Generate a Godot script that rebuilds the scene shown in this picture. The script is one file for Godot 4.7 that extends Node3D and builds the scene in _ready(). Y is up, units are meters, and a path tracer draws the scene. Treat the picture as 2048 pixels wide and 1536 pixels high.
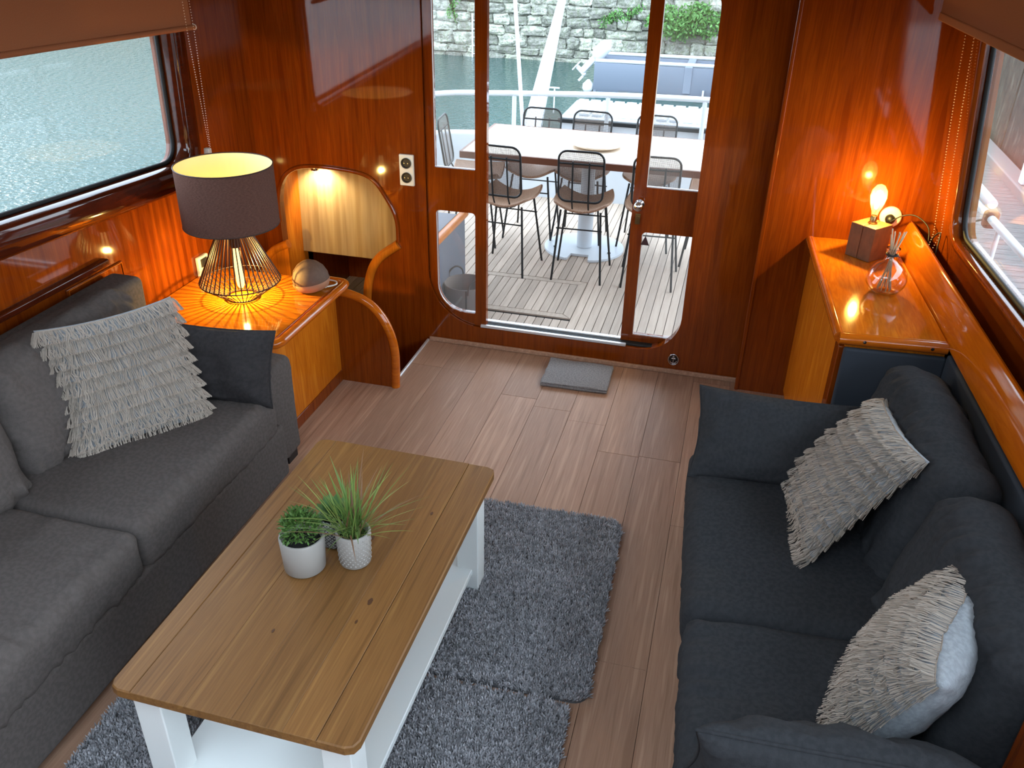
extends Node3D

# ---------------------------------------------------------------- constants
const ZA := -4.045          # face of the aft bulkhead
const ZR := -3.965          # face of its starboard part
const DECK := -0.05
const WATER := -1.2
var RA := deg_to_rad(3.3)   # starboard side runs out by this angle
var RP := Vector3(0.42, 0, -3.965)
var M := {}
var taken := {}
var rng := RandomNumberGenerator.new()

# ---------------------------------------------------------------- geometry collector
class G:
	var v := PackedVector3Array()
	var n := PackedVector3Array()
	var i := PackedInt32Array()
	func vert(p: Vector3, nn: Vector3) -> int:
		v.append(p); n.append(nn)
		return v.size() - 1
	func tri(a: int, b: int, c: int) -> void:
		i.append(a); i.append(c); i.append(b)
	func quad(a: int, b: int, c: int, d: int) -> void:
		tri(a, b, c); tri(a, c, d)
	func flat4(a: Vector3, b: Vector3, c: Vector3, d: Vector3) -> void:
		var nn := (b - a).cross(c - a).normalized()
		quad(vert(a, nn), vert(b, nn), vert(c, nn), vert(d, nn))
	func flat3(a: Vector3, b: Vector3, c: Vector3) -> void:
		var nn := (b - a).cross(c - a).normalized()
		tri(vert(a, nn), vert(b, nn), vert(c, nn))
	func mesh() -> ArrayMesh:
		var a := []
		a.resize(Mesh.ARRAY_MAX)
		a[Mesh.ARRAY_VERTEX] = v
		a[Mesh.ARRAY_NORMAL] = n
		a[Mesh.ARRAY_INDEX] = i
		var m := ArrayMesh.new()
		m.add_surface_from_arrays(Mesh.PRIMITIVE_TRIANGLES, a)
		return m
	func smooth(from: int = 0) -> void:
		# average normals of vertices that share a place
		var acc := {}
		for t in range(0, i.size(), 3):
			if i[t] < from:
				continue
			var a := v[i[t]]
			var fn := (v[i[t + 2]] - a).cross(v[i[t + 1]] - a)
			for k in 3:
				var key := (v[i[t + k]] * 20000.0).round()
				acc[key] = acc.get(key, Vector3.ZERO) + fn
		for k in range(from, v.size()):
			var s: Vector3 = acc.get((v[k] * 20000.0).round(), Vector3.UP)
			n[k] = s.normalized() if s.length() > 0.0 else Vector3.UP

func T(p: Vector3, b := Basis()) -> Transform3D:
	return Transform3D(b, p)

func E3(x: float, y: float, z: float) -> Basis:
	return Basis.from_euler(Vector3(deg_to_rad(x), deg_to_rad(y), deg_to_rad(z)))

# box with rounded edges
func rbox(g: G, size: Vector3, r: float, xf := Transform3D(), k := 1) -> void:
	var h := size * 0.5
	r = minf(r, minf(h.x, minf(h.y, h.z)) * 0.98)
	var raws := [1.0, 0.0] if k == 1 else ([1.0, 0.414, 0.0] if k == 2 else [1.0, 0.577, 0.268, 0.0])
	var lst := []
	for e in raws:
		lst.append([-1.0, -float(e)])
	for j in range(raws.size() - 1, -1, -1):
		lst.append([1.0, float(raws[j])])
	var nb := xf.basis.orthonormalized()
	for ax in 3:
		for sg in [-1.0, 1.0]:
			var b := (ax + 1) % 3
			var c := (ax + 2) % 3
			var ids := []
			for p in lst:
				var row := []
				for q in lst:
					var inner := Vector3()
					var raw := Vector3()
					inner[ax] = sg * (h[ax] - r); raw[ax] = sg
					inner[b] = p[0] * (h[b] - r); raw[b] = p[1]
					inner[c] = q[0] * (h[c] - r); raw[c] = q[1]
					var d := raw.normalized()
					row.append(g.vert(xf * (inner + d * r), nb * d))
				ids.append(row)
			for x in lst.size() - 1:
				for y in lst.size() - 1:
					if sg > 0:
						g.quad(ids[x][y], ids[x + 1][y], ids[x + 1][y + 1], ids[x][y + 1])
					else:
						g.quad(ids[x][y], ids[x][y + 1], ids[x + 1][y + 1], ids[x + 1][y])

# upholstered cushion: rounded box, bulged and creased. up axis y
func cushion(g: G, size: Vector3, r: float, bulge: Vector3, crease: float, sd: int, xf := Transform3D(), nn := 22, slump := 0.0) -> void:
	var h := size * 0.5
	r = minf(r, minf(h.x, minf(h.y, h.z)) * 0.96)
	var noise := FastNoiseLite.new()
	noise.seed = sd; noise.frequency = 3.2; noise.fractal_octaves = 3
	var fold := FastNoiseLite.new()
	fold.seed = sd + 7; fold.frequency = 1.0; fold.fractal_octaves = 2
	var co := [[], [], []]
	for ax in 3:
		var kk: int = nn if size[ax] > 0.3 else 8
		var lst := []
		for e in [1.0, 0.72, 0.45, 0.22]:
			lst.append([-1.0, -float(e)])
		for j in kk + 1:
			lst.append([-1.0 + 2.0 * j / kk, 0.0])
		for e in [0.22, 0.45, 0.72, 1.0]:
			lst.append([1.0, float(e)])
		co[ax] = lst
	var from := g.v.size()
	for ax in 3:
		for sg in [-1.0, 1.0]:
			var b := (ax + 1) % 3
			var c := (ax + 2) % 3
			var ids := []
			for p in co[b]:
				var row := []
				for q in co[c]:
					var inner := Vector3()
					var raw := Vector3()
					inner[ax] = sg * (h[ax] - r); raw[ax] = sg
					inner[b] = p[0] * (h[b] - r); raw[b] = p[1]
					inner[c] = q[0] * (h[c] - r); raw[c] = q[1]
					var d := raw.normalized()
					var pos := inner + d * r
					var f := Vector3(pos.x / h.x, pos.y / h.y, pos.z / h.z)
					var bx := (1.0 - f.y * f.y) * (1.0 - f.z * f.z)
					var by := (1.0 - f.x * f.x) * (1.0 - f.z * f.z)
					var bz := (1.0 - f.x * f.x) * (1.0 - f.y * f.y)
					pos += Vector3(f.x * bx * bulge.x, f.y * by * bulge.y, f.z * bz * bulge.z)
					pos += d * (noise.get_noise_3dv(pos * 1.3) * crease * 1.4)
					# puckers that run away from the seams
					var edge := maxf(absf(f.x), maxf(absf(f.y), absf(f.z)))
					var rim := smoothstep(0.55, 0.95, absf(f.x)) * smoothstep(0.3, 0.9, absf(f.y))
					pos += d * (fold.get_noise_3d(pos.x * 4.0, pos.y * 9.0, pos.z * 24.0) * crease * (0.5 + 2.2 * rim)) * edge
					pos.x += slump * (pos.y + h.y) * (pos.y + h.y)
					row.append(g.vert(xf * pos, d))
				ids.append(row)
			for x in co[b].size() - 1:
				for y in co[c].size() - 1:
					if sg > 0:
						g.quad(ids[x][y], ids[x + 1][y], ids[x + 1][y + 1], ids[x][y + 1])
					else:
						g.quad(ids[x][y], ids[x][y + 1], ids[x + 1][y + 1], ids[x + 1][y])
	g.smooth(from)

# throw pillow lying in x-y, thickness along z
func pillow_pos(u: float, w: float, sz: Vector3, side: float, noise: FastNoiseLite, crease: float) -> Vector3:
	var e := (1.0 - u * u) * (1.0 - w * w)
	var t := pow(maxf(e, 0.0), 0.42)
	var p := Vector3(sz.x * 0.5 * u * (1.0 - 0.075 * (1.0 - w * w)), sz.y * 0.5 * w * (1.0 - 0.075 * (1.0 - u * u)), side * t * sz.z * 0.5)
	p.z += side * noise.get_noise_2d(u * 90.0 + side * 300.0, w * 90.0) * crease * smoothstep(0.0, 0.5, t)
	var rim := smoothstep(0.5, 0.95, maxf(absf(u), absf(w)))
	p.z += noise.get_noise_2d(u * 320.0 + 900.0, w * 320.0) * crease * 0.6 * rim * smoothstep(0.0, 0.3, t)
	return p

func pillow(g: G, sz: Vector3, xf: Transform3D, sd: int, crease := 0.012, nn := 30, back := 1.0) -> void:
	var noise := FastNoiseLite.new()
	noise.seed = sd; noise.frequency = 0.02; noise.fractal_octaves = 3
	var from := g.v.size()
	for side in [-1.0, 1.0]:
		var ids := []
		for a in nn + 1:
			var row := []
			for b in nn + 1:
				var u := sin((2.0 * a / nn - 1.0) * PI / 2)
				var w := sin((2.0 * b / nn - 1.0) * PI / 2)
				var pp := pillow_pos(u, w, sz, side, noise, crease)
				if side < 0.0: pp.z *= back
				row.append(g.vert(xf * pp, Vector3.UP))
			ids.append(row)
		for a in nn:
			for b in nn:
				if side > 0:
					g.quad(ids[a][b], ids[a + 1][b], ids[a + 1][b + 1], ids[a][b + 1])
				else:
					g.quad(ids[a][b], ids[a][b + 1], ids[a + 1][b + 1], ids[a + 1][b])
	g.smooth(from)

# tube along points
func tube(g: G, pts: Array, r, sides := 8, closed := false) -> void:
	var cnt := pts.size()
	var rings := []
	var up := Vector3.UP
	var prev := Vector3()
	for k in cnt:
		var a: Vector3 = pts[(k - 1 + cnt) % cnt] if closed or k > 0 else pts[k]
		var b: Vector3 = pts[(k + 1) % cnt] if closed or k < cnt - 1 else pts[k]
		var t := (b - a).normalized()
		if k == 0:
			up = Vector3.UP if absf(t.y) < 0.9 else Vector3.RIGHT
			prev = (up - t * up.dot(t)).normalized()
		else:
			prev = (prev - t * prev.dot(t)).normalized()
		var side := t.cross(prev)
		var rr: float = r[k] if r is Array else r
		var row := []
		for s in sides:
			var an := TAU * s / sides
			var d := prev * cos(an) + side * sin(an)
			row.append(g.vert(pts[k] + d * rr, d))
		rings.append(row)
	for k in (cnt if closed else cnt - 1):
		for s in sides:
			var s2 := (s + 1) % sides
			var k2 := (k + 1) % cnt
			g.quad(rings[k][s], rings[k][s2], rings[k2][s2], rings[k2][s])
	if not closed:
		for e in [0, cnt - 1]:
			var dirn: Vector3 = (pts[0] - pts[1]).normalized() if e == 0 else (pts[cnt - 1] - pts[cnt - 2]).normalized()
			var c := g.vert(pts[e], dirn)
			var base := []
			for s in sides:
				base.append(g.vert(g.v[rings[e][s]], dirn))
			for s in sides:
				if e == 0:
					g.tri(c, base[(s + 1) % sides], base[s])
				else:
					g.tri(c, base[s], base[(s + 1) % sides])

# surface of revolution about y; profile points (radius, height), outside on the right going up
func lathe(g: G, prof: Array, seg := 32, xf := Transform3D(), crease := 0.6) -> void:
	var nb := xf.basis.orthonormalized()
	var sn := []
	for k in prof.size() - 1:
		var d: Vector2 = prof[k + 1] - prof[k]
		sn.append(Vector2(d.y, -d.x).normalized())
	for k in prof.size() - 1:
		var n0: Vector2 = sn[k]
		var n1: Vector2 = sn[k]
		if k > 0 and sn[k - 1].dot(sn[k]) > crease:
			n0 = (sn[k - 1] + sn[k]).normalized()
		if k < sn.size() - 1 and sn[k + 1].dot(sn[k]) > crease:
			n1 = (sn[k + 1] + sn[k]).normalized()
		var lo := []
		var hi := []
		for s in seg + 1:
			var a := TAU * s / seg
			var c := Vector2(cos(a), sin(a))
			lo.append(g.vert(xf * Vector3(prof[k].x * c.x, prof[k].y, prof[k].x * c.y), nb * Vector3(n0.x * c.x, n0.y, n0.x * c.y)))
			hi.append(g.vert(xf * Vector3(prof[k + 1].x * c.x, prof[k + 1].y, prof[k + 1].x * c.y), nb * Vector3(n1.x * c.x, n1.y, n1.x * c.y)))
		for s in seg:
			g.quad(lo[s], hi[s], hi[s + 1], lo[s + 1])

# polygon in x-y pushed along z, centred on z = 0
func extr(g: G, poly: PackedVector2Array, depth: float, xf := Transform3D()) -> void:
	if Geometry2D.is_polygon_clockwise(poly):
		poly = poly.duplicate(); poly.reverse()
	var nb := xf.basis.orthonormalized()
	var tri := Geometry2D.triangulate_polygon(poly)
	for s in [1.0, -1.0]:
		var base := g.v.size()
		for p in poly:
			g.vert(xf * Vector3(p.x, p.y, s * depth * 0.5), nb * Vector3(0, 0, s))
		for t in range(0, tri.size(), 3):
			var a := tri[t]; var b := tri[t + 1]; var c := tri[t + 2]
			if (poly[b] - poly[a]).cross(poly[c] - poly[a]) < 0.0:
				var w := b; b = c; c = w
			if s > 0: g.tri(base + a, base + b, base + c)
			else: g.tri(base + a, base + c, base + b)
	var cnt := poly.size()
	var en := []
	for k in cnt:
		var d := poly[(k + 1) % cnt] - poly[k]
		en.append(Vector2(d.y, -d.x).normalized())
	for k in cnt:
		var k2 := (k + 1) % cnt
		var na: Vector2 = en[k]
		var nc: Vector2 = en[k]
		if en[(k - 1 + cnt) % cnt].dot(en[k]) > 0.75: na = (en[(k - 1 + cnt) % cnt] + en[k]).normalized()
		if en[k2].dot(en[k]) > 0.75: nc = (en[k2] + en[k]).normalized()
		var z := depth * 0.5
		g.quad(g.vert(xf * Vector3(poly[k].x, poly[k].y, z), nb * Vector3(na.x, na.y, 0)), g.vert(xf * Vector3(poly[k].x, poly[k].y, -z), nb * Vector3(na.x, na.y, 0)),
			g.vert(xf * Vector3(poly[k2].x, poly[k2].y, -z), nb * Vector3(nc.x, nc.y, 0)), g.vert(xf * Vector3(poly[k2].x, poly[k2].y, z), nb * Vector3(nc.x, nc.y, 0)))

# skin over a list of point loops
func loft(g: G, loops: Array, closed := true) -> void:
	var from := g.v.size()
	var ids := []
	for l in loops:
		var row := []
		for p in l:
			row.append(g.vert(p, Vector3.UP))
		ids.append(row)
	for k in loops.size() - 1:
		var cnt: int = loops[k].size()
		for s in (cnt if closed else cnt - 1):
			var s2 := (s + 1) % cnt
			g.quad(ids[k][s], ids[k][s2], ids[k + 1][s2], ids[k + 1][s])
	g.smooth(from)

func rrect(x0: float, y0: float, x1: float, y1: float, r: float, seg := 8) -> PackedVector2Array:
	var out := PackedVector2Array()
	for c in [[x1 - r, y0 + r, -90.0], [x1 - r, y1 - r, 0.0], [x0 + r, y1 - r, 90.0], [x0 + r, y0 + r, 180.0]]:
		for s in seg + 1:
			var a := deg_to_rad(c[2] + 90.0 * s / seg)
			out.append(Vector2(c[0] + r * cos(a), c[1] + r * sin(a)))
	return out

func curve(pts: Array, per := 6) -> Array:
	var out := []
	for k in pts.size() - 1:
		var a = pts[maxi(k - 1, 0)]
		var d = pts[mini(k + 2, pts.size() - 1)]
		for s in per:
			var t := float(s) / per
			if pts[k] is Vector3:
				out.append((pts[k] as Vector3).cubic_interpolate(pts[k + 1], a, d, t))
			else:
				out.append((pts[k] as Vector2).cubic_interpolate(pts[k + 1], a, d, t))
	out.append(pts[pts.size() - 1])
	return out

# ---------------------------------------------------------------- nodes
func numbered(called: String) -> String:
	var k: int = taken.get(called, 0)
	taken[called] = k + 1
	return called if k == 0 else "%s_%03d" % [called, k]

func tag(o: Node, label: String, category: String, group := "") -> void:
	o.set_meta("label", label); o.set_meta("category", category)
	if group != "": o.set_meta("group", group)

func thing(called: String, label: String, category: String, xf := Transform3D(), group := "") -> Node3D:
	var o := Node3D.new()
	o.name = numbered(called)
	add_child(o)
	o.transform = xf
	tag(o, label, category, group)
	return o

func put(parent: Node, called: String, g, m: Material, xf := Transform3D()) -> MeshInstance3D:
	var o := MeshInstance3D.new()
	o.name = called
	o.mesh = g.mesh() if g is G else g
	o.material_override = m
	o.transform = xf
	parent.add_child(o, true)
	return o

func single(called: String, label: String, category: String, g, m: Material, xf := Transform3D(), group := "") -> MeshInstance3D:
	var o := put(self, numbered(called), g, m, xf)
	tag(o, label, category, group)
	return o

func struct(called: String, g, m: Material, label: String, category: String, xf := Transform3D()) -> MeshInstance3D:
	var o := put(self, called, g, m, xf)
	taken[called] = 1
	tag(o, label, category)
	o.set_meta("kind", "structure")
	return o

func copy(o: Node3D, label: String, xf: Transform3D, group := "") -> Node3D:
	var base := String(o.name)
	var c: Node3D = o.duplicate()
	c.name = numbered(base)
	add_child(c)
	c.transform = xf
	c.set_meta("label", label)
	if group != "": c.set_meta("group", group)
	return c

func RX(p: Vector3, b := Basis()) -> Transform3D:   # a place in the starboard frame: outboard, up, forward
	var rb := Basis(Vector3.UP, RA)
	return Transform3D(rb * b, RP + rb * p)

# a wall slab with holes, by booleans
func csg_wall(called: String, center: Vector3, size: Vector3, holes: Array, hole_xf: Transform3D, m: Material, xf: Transform3D, label: String) -> void:
	var root := CSGCombiner3D.new()
	root.name = called
	taken[called] = 1
	root.transform = xf
	var b := CSGBox3D.new()
	b.name = "slab"; b.size = size; b.position = center; b.material = m
	root.add_child(b)
	for h in holes:
		var p := CSGPolygon3D.new()
		p.name = "opening"
		p.polygon = h; p.depth = 1.0; p.operation = CSGShape3D.OPERATION_SUBTRACTION; p.material = m
		p.transform = hole_xf
		root.add_child(p, true)
	add_child(root)
	tag(root, label, "wall")
	root.set_meta("kind", "structure")

# ---------------------------------------------------------------- materials
func ntex(sd: int, freq: float, cols: Array, offs: Array, oct := 4, size := 512, type := FastNoiseLite.TYPE_SIMPLEX_SMOOTH, warp := 0.0) -> NoiseTexture2D:
	var n := FastNoiseLite.new()
	n.seed = sd; n.frequency = freq; n.fractal_octaves = oct; n.noise_type = type
	if warp > 0.0:
		n.domain_warp_enabled = true; n.domain_warp_amplitude = warp; n.domain_warp_frequency = freq * 0.5
	var t := NoiseTexture2D.new()
	t.width = size; t.height = size; t.seamless = true; t.noise = n
	var gr := Gradient.new()
	var c := PackedColorArray()
	for x in cols: c.append(x)
	gr.offsets = PackedFloat32Array(offs)
	gr.colors = c
	t.color_ramp = gr
	return t

func nbump(sd: int, freq: float, oct := 3, size := 512, strength := 6.0) -> NoiseTexture2D:
	var n := FastNoiseLite.new()
	n.seed = sd; n.frequency = freq; n.fractal_octaves = oct
	var t := NoiseTexture2D.new()
	t.width = size; t.height = size; t.seamless = true; t.noise = n
	t.as_normal_map = true; t.bump_strength = strength
	return t

func mat(c: Color, rough := 0.6, metal := 0.0, spec := 0.5) -> StandardMaterial3D:
	var m := StandardMaterial3D.new()
	m.albedo_color = c; m.roughness = rough; m.metallic = metal; m.metallic_specular = spec
	return m

func tri(m: StandardMaterial3D, t: Texture2D, scale: Vector3, world := true) -> StandardMaterial3D:
	m.albedo_texture = t
	m.uv1_triplanar = true; m.uv1_world_triplanar = world
	m.uv1_scale = scale
	return m

func varnish(m: StandardMaterial3D, coat := 1.0, rough := 0.05) -> StandardMaterial3D:
	m.clearcoat_enabled = true; m.clearcoat = coat; m.clearcoat_roughness = rough
	return m

func bump(m: StandardMaterial3D, t: Texture2D, s: float) -> StandardMaterial3D:
	m.normal_enabled = true; m.normal_texture = t; m.normal_scale = s
	return m

func glow(c: Color, e: float) -> StandardMaterial3D:
	var m := mat(c, 0.4)
	m.emission_enabled = true; m.emission = c; m.emission_energy_multiplier = e
	return m

func glass(a := 0.06, c := Color(0.95, 0.98, 0.97)) -> StandardMaterial3D:
	var m := mat(Color(c.r, c.g, c.b, a), 0.0)
	m.transparency = BaseMaterial3D.TRANSPARENCY_ALPHA
	return m

func omni(parent: Node, at: Vector3, c: Color, e: float, size := 0.02) -> void:
	var l := OmniLight3D.new()
	l.name = "lamp_glow"
	l.light_color = c; l.light_energy = e; l.light_size = size
	l.omni_range = 14.0; l.omni_attenuation = 2.0; l.shadow_enabled = true
	l.position = at
	parent.add_child(l, true)

func _ready() -> void:
	rng.seed = 41
	# ---- camera
	var cam := Camera3D.new()
	cam.name = "camera"
	cam.fov = rad_to_deg(2.0 * atan(768.0 / 1701.84))
	cam.near = 0.02; cam.far = 300.0
	cam.transform = Transform3D(Basis.from_euler(Vector3(deg_to_rad(-29.4865), deg_to_rad(14.2009), deg_to_rad(1.2040))), Vector3(0, 2.15, 0))
	add_child(cam)
	# ---- overcast sky
	var sky := ProceduralSkyMaterial.new()
	sky.sky_top_color = Color(0.84, 0.925, 1.0)
	sky.sky_horizon_color = Color(0.90, 0.95, 1.0)
	sky.ground_horizon_color = Color(0.6, 0.66, 0.68)
	sky.ground_bottom_color = Color(0.3, 0.36, 0.38)
	sky.sky_energy_multiplier = 1.0
	var env := Environment.new()
	env.background_mode = Environment.BG_SKY
	env.sky = Sky.new()
	env.sky.sky_material = sky
	env.background_energy_multiplier = 8.4
	env.tonemap_mode = Environment.TONE_MAPPER_LINEAR
	env.tonemap_exposure = 0.94
	env.sdfgi_enabled = true; env.ssao_enabled = true; env.ssil_enabled = true
	var we := WorldEnvironment.new()
	we.name = "surroundings"
	we.environment = env
	add_child(we)
	make_materials()
	room()
	doors()
	windows()
	niche()
	side_cabinet()
	table_lamp()
	port_sofa()
	starboard_cabinet()
	starboard_sofa()
	coffee_table()
	plants()
	rugs()
	small_things()
	aft_deck()
	deck_furniture()
	harbour()

func make_materials() -> void:
	var redwood := ntex(3, 0.016, [Color(0.40, 0.160, 0.024), Color(0.47, 0.203, 0.033), Color(0.435, 0.181, 0.028), Color(0.495, 0.222, 0.037), Color(0.45, 0.190, 0.031)], [0.2, 0.4, 0.52, 0.66, 0.85], 5)
	M.wall = varnish(tri(mat(Color.WHITE, 0.55, 0, 0.0), redwood, Vector3(2.6, 0.14, 2.6)), 1.0, 0.05)
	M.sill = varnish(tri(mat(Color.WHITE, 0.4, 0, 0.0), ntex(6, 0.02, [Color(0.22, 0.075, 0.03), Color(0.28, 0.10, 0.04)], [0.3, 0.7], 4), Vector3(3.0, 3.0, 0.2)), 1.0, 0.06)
	var honey := ntex(5, 0.017, [Color(0.66, 0.345, 0.07), Color(0.74, 0.41, 0.09), Color(0.69, 0.365, 0.075), Color(0.77, 0.445, 0.105)], [0.2, 0.42, 0.58, 0.82], 5)
	M.honey = varnish(tri(mat(Color.WHITE, 0.5, 0, 0.0), honey, Vector3(2.4, 0.2, 2.4)), 0.5, 0.16)
	M.honey_top = varnish(tri(mat(Color.WHITE, 0.45, 0, 0.0), honey, Vector3(0.3, 2.6, 2.6)), 1.0, 0.05)
	M.honey_long = varnish(tri(mat(Color.WHITE, 0.45, 0, 0.0), honey, Vector3(2.6, 2.6, 0.3)), 1.0, 0.07)
	M.cap = varnish(tri(mat(Color(0.94, 0.86, 0.7), 0.5, 0, 0.0), honey, Vector3(3.0, 3.0, 0.25)), 1.0, 0.07)
	M.nosing = varnish(tri(mat(Color(0.98, 0.9, 0.85), 0.4, 0, 0.0), honey, Vector3(0.4, 3.0, 0.4)), 1.0, 0.06)
	var cream := ntex(8, 0.012, [Color(0.66, 0.53, 0.34), Color(0.75, 0.63, 0.43), Color(0.70, 0.57, 0.38)], [0.25, 0.55, 0.8], 4)
	M.cream = varnish(tri(mat(Color.WHITE, 0.4, 0, 0.4), cream, Vector3(2.2, 0.1, 2.2)), 0.6, 0.12)
	# floor: greyed oak vinyl, three tones
	M.floor = []
	for k in 4:
		var d := 0.955 + 0.025 * k
		var t := ntex(20 + k, 0.02, [Color(0.575 * d, 0.44 * d, 0.355 * d), Color(0.645 * d, 0.505 * d, 0.415 * d), Color(0.61 * d, 0.47 * d, 0.385 * d), Color(0.685 * d, 0.545 * d, 0.45 * d)], [0.2, 0.42, 0.55, 0.8], 5)
		M.floor.append(tri(mat(Color.WHITE, 0.46, 0, 0.35), t, Vector3(3.4, 3.4, 0.12)))
		M.floor[k].metallic_specular = 0.27
	M.floor_base = mat(Color(0.16, 0.12, 0.1), 0.9)
	M.headliner = mat(Color(0.90, 0.89, 0.86), 0.9)
	# oak boards of the coffee table
	M.oak = []
	for k in 4:
		var d: float = [0.98, 1.035, 0.945, 1.0][k]
		var t := ntex(40 + k, 0.018, [Color(0.405 * d, 0.27 * d, 0.135 * d), Color(0.485 * d, 0.335 * d, 0.177 * d), Color(0.445 * d, 0.30 * d, 0.155 * d), Color(0.52 * d, 0.37 * d, 0.20 * d)], [0.16, 0.42, 0.55, 0.82], 5, 512, FastNoiseLite.TYPE_SIMPLEX_SMOOTH, 14.0)
		M.oak.append(tri(mat(Color.WHITE, 0.45, 0, 0.4), t, Vector3(4.4, 4.4, 0.13)))
	M.oak_edge = tri(mat(Color(0.75, 0.72, 0.7), 0.5), ntex(44, 0.02, [Color(0.42, 0.26, 0.14), Color(0.55, 0.37, 0.21)], [0.3, 0.7], 4), Vector3(3, 12, 3))
	M.knot = mat(Color(0.30, 0.18, 0.09), 0.5)
	M.white_paint = mat(Color(0.86, 0.87, 0.86), 0.45)
	# cloth
	var weave := nbump(60, 0.28, 2, 256, 5.0)
	M.sofa = bump(tri(mat(Color.WHITE, 0.95, 0, 0.2), ntex(61, 0.05, [Color(0.325, 0.30, 0.287), Color(0.36, 0.333, 0.318)], [0.3, 0.7], 4, 256), Vector3(4, 4, 4)), weave, 0.2)
	M.sofa_dark = bump(tri(mat(Color.WHITE, 0.95, 0, 0.2), ntex(62, 0.05, [Color(0.183, 0.185, 0.193), Color(0.21, 0.212, 0.22)], [0.3, 0.7], 4, 256), Vector3(4, 4, 4)), weave, 0.2)
	M.pillow_dark = bump(tri(mat(Color.WHITE, 0.95, 0, 0.2), ntex(63, 0.05, [Color(0.195, 0.185, 0.187), Color(0.225, 0.213, 0.215)], [0.3, 0.7], 4, 256), Vector3(4, 4, 4)), weave, 0.2)
	M.seam = mat(Color(0.13, 0.13, 0.135), 0.95)
	M.linen = bump(tri(mat(Color.WHITE, 0.95, 0, 0.2), ntex(64, 0.05, [Color(0.55, 0.565, 0.58), Color(0.62, 0.635, 0.65)], [0.3, 0.7], 4, 256), Vector3(5, 5, 5)), weave, 0.4)
	M.fringe = mat(Color(0.66, 0.61, 0.56), 0.9)
	M.fringe.vertex_color_use_as_albedo = true
	M.rug = mat(Color(1, 1, 1), 1.0, 0, 0.1)
	M.rug.vertex_color_use_as_albedo = true
	M.rug_back = mat(Color(0.36, 0.36, 0.37), 1.0)
	M.felt = tri(mat(Color.WHITE, 1.0), ntex(66, 0.1, [Color(0.42, 0.40, 0.40), Color(0.52, 0.50, 0.49)], [0.3, 0.7], 3, 256), Vector3(4, 4, 4))
	M.grey_panel = bump(mat(Color(0.22, 0.235, 0.26), 0.9, 0, 0.2), weave, 0.2)
	M.blind = tri(mat(Color.WHITE, 0.85, 0, 0.3), ntex(67, 0.2, [Color(0.56, 0.345, 0.225), Color(0.60, 0.38, 0.255)], [0.3, 0.7], 2, 256), Vector3(6, 6, 6))
	M.blind.backlight_enabled = true
	M.blind.backlight = Color(0.16, 0.10, 0.07)
	# metal, plastic, glass
	M.steel = mat(Color(0.82, 0.82, 0.82), 0.18, 1.0)
	M.alu = mat(Color(0.90, 0.91, 0.92), 0.35, 0.6)
	M.brass = mat(Color(0.55, 0.45, 0.30), 0.3, 1.0)
	M.black = mat(Color(0.045, 0.045, 0.05), 0.5)
	M.rubber = mat(Color(0.03, 0.03, 0.032), 0.7)
	M.wire = mat(Color(0.17, 0.08, 0.055), 0.5, 0.3)
	M.white_plastic = mat(Color(0.88, 0.86, 0.80), 0.4)
	M.chain = mat(Color(0.85, 0.78, 0.70), 0.4)
	M.pane = glass()
	M.pane_side = glass()
	M.pane_side.metallic_specular = 0.30
	M.bulb = glow(Color(1.0, 0.82, 0.5), 2.6)
	M.bulb2 = glow(Color(1.0, 0.78, 0.42), 8.0)
	M.clear_bulb = glass(0.05, Color(1.0, 0.9, 0.75))
	M.shade = bump(tri(mat(Color.WHITE, 0.95, 0, 0.2), ntex(70, 0.12, [Color(0.32, 0.225, 0.195), Color(0.39, 0.285, 0.25)], [0.3, 0.7], 3, 256), Vector3(2.5, 9, 2.5)), weave, 0.5)
	M.shade_in = mat(Color(0.84, 0.78, 0.64), 0.8)
	# outside
	M.teak = []
	for k in 4:
		var d: float = [0.93, 1.0, 1.06, 0.97][k]
		M.teak.append(tri(mat(Color.WHITE, 0.8), ntex(80 + k, 0.03, [Color(0.69 * d, 0.615 * d, 0.55 * d), Color(0.725 * d, 0.65 * d, 0.585 * d)], [0.3, 0.7], 4, 256), Vector3(5, 5, 0.4)))
	M.caulk = mat(Color(0.06, 0.055, 0.055), 0.8)
	M.gel = mat(Color(0.78, 0.80, 0.82), 0.35)
	M.hull_grey = mat(Color(0.42, 0.45, 0.50), 0.5)
	M.slate = mat(Color(0.35, 0.37, 0.42), 0.6)
	M.table_wood = tri(mat(Color.WHITE, 0.45), ntex(86, 0.02, [Color(0.80, 0.72, 0.63), Color(0.86, 0.79, 0.71)], [0.3, 0.7], 4, 256), Vector3(0.4, 4, 4))
	M.table_edge = mat(Color(0.40, 0.22, 0.13), 0.5)
	M.rattan = tri(mat(Color.WHITE, 0.6), ntex(87, 0.08, [Color(0.50, 0.36, 0.27), Color(0.66, 0.52, 0.42)], [0.3, 0.7], 3, 256), Vector3(5, 5, 5), false)
	M.cane = mat(Color(0.42, 0.38, 0.36), 0.8)
	M.water = bump(mat(Color(0.10, 0.24, 0.23), 0.03, 0, 0.45), nbump(90, 0.018, 3, 1024, 26.0), 1.0)
	M.water.uv1_triplanar = true; M.water.uv1_world_triplanar = true
	M.water.uv1_scale = Vector3(0.30, 0.30, 0.55)
	M.stone = []
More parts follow.
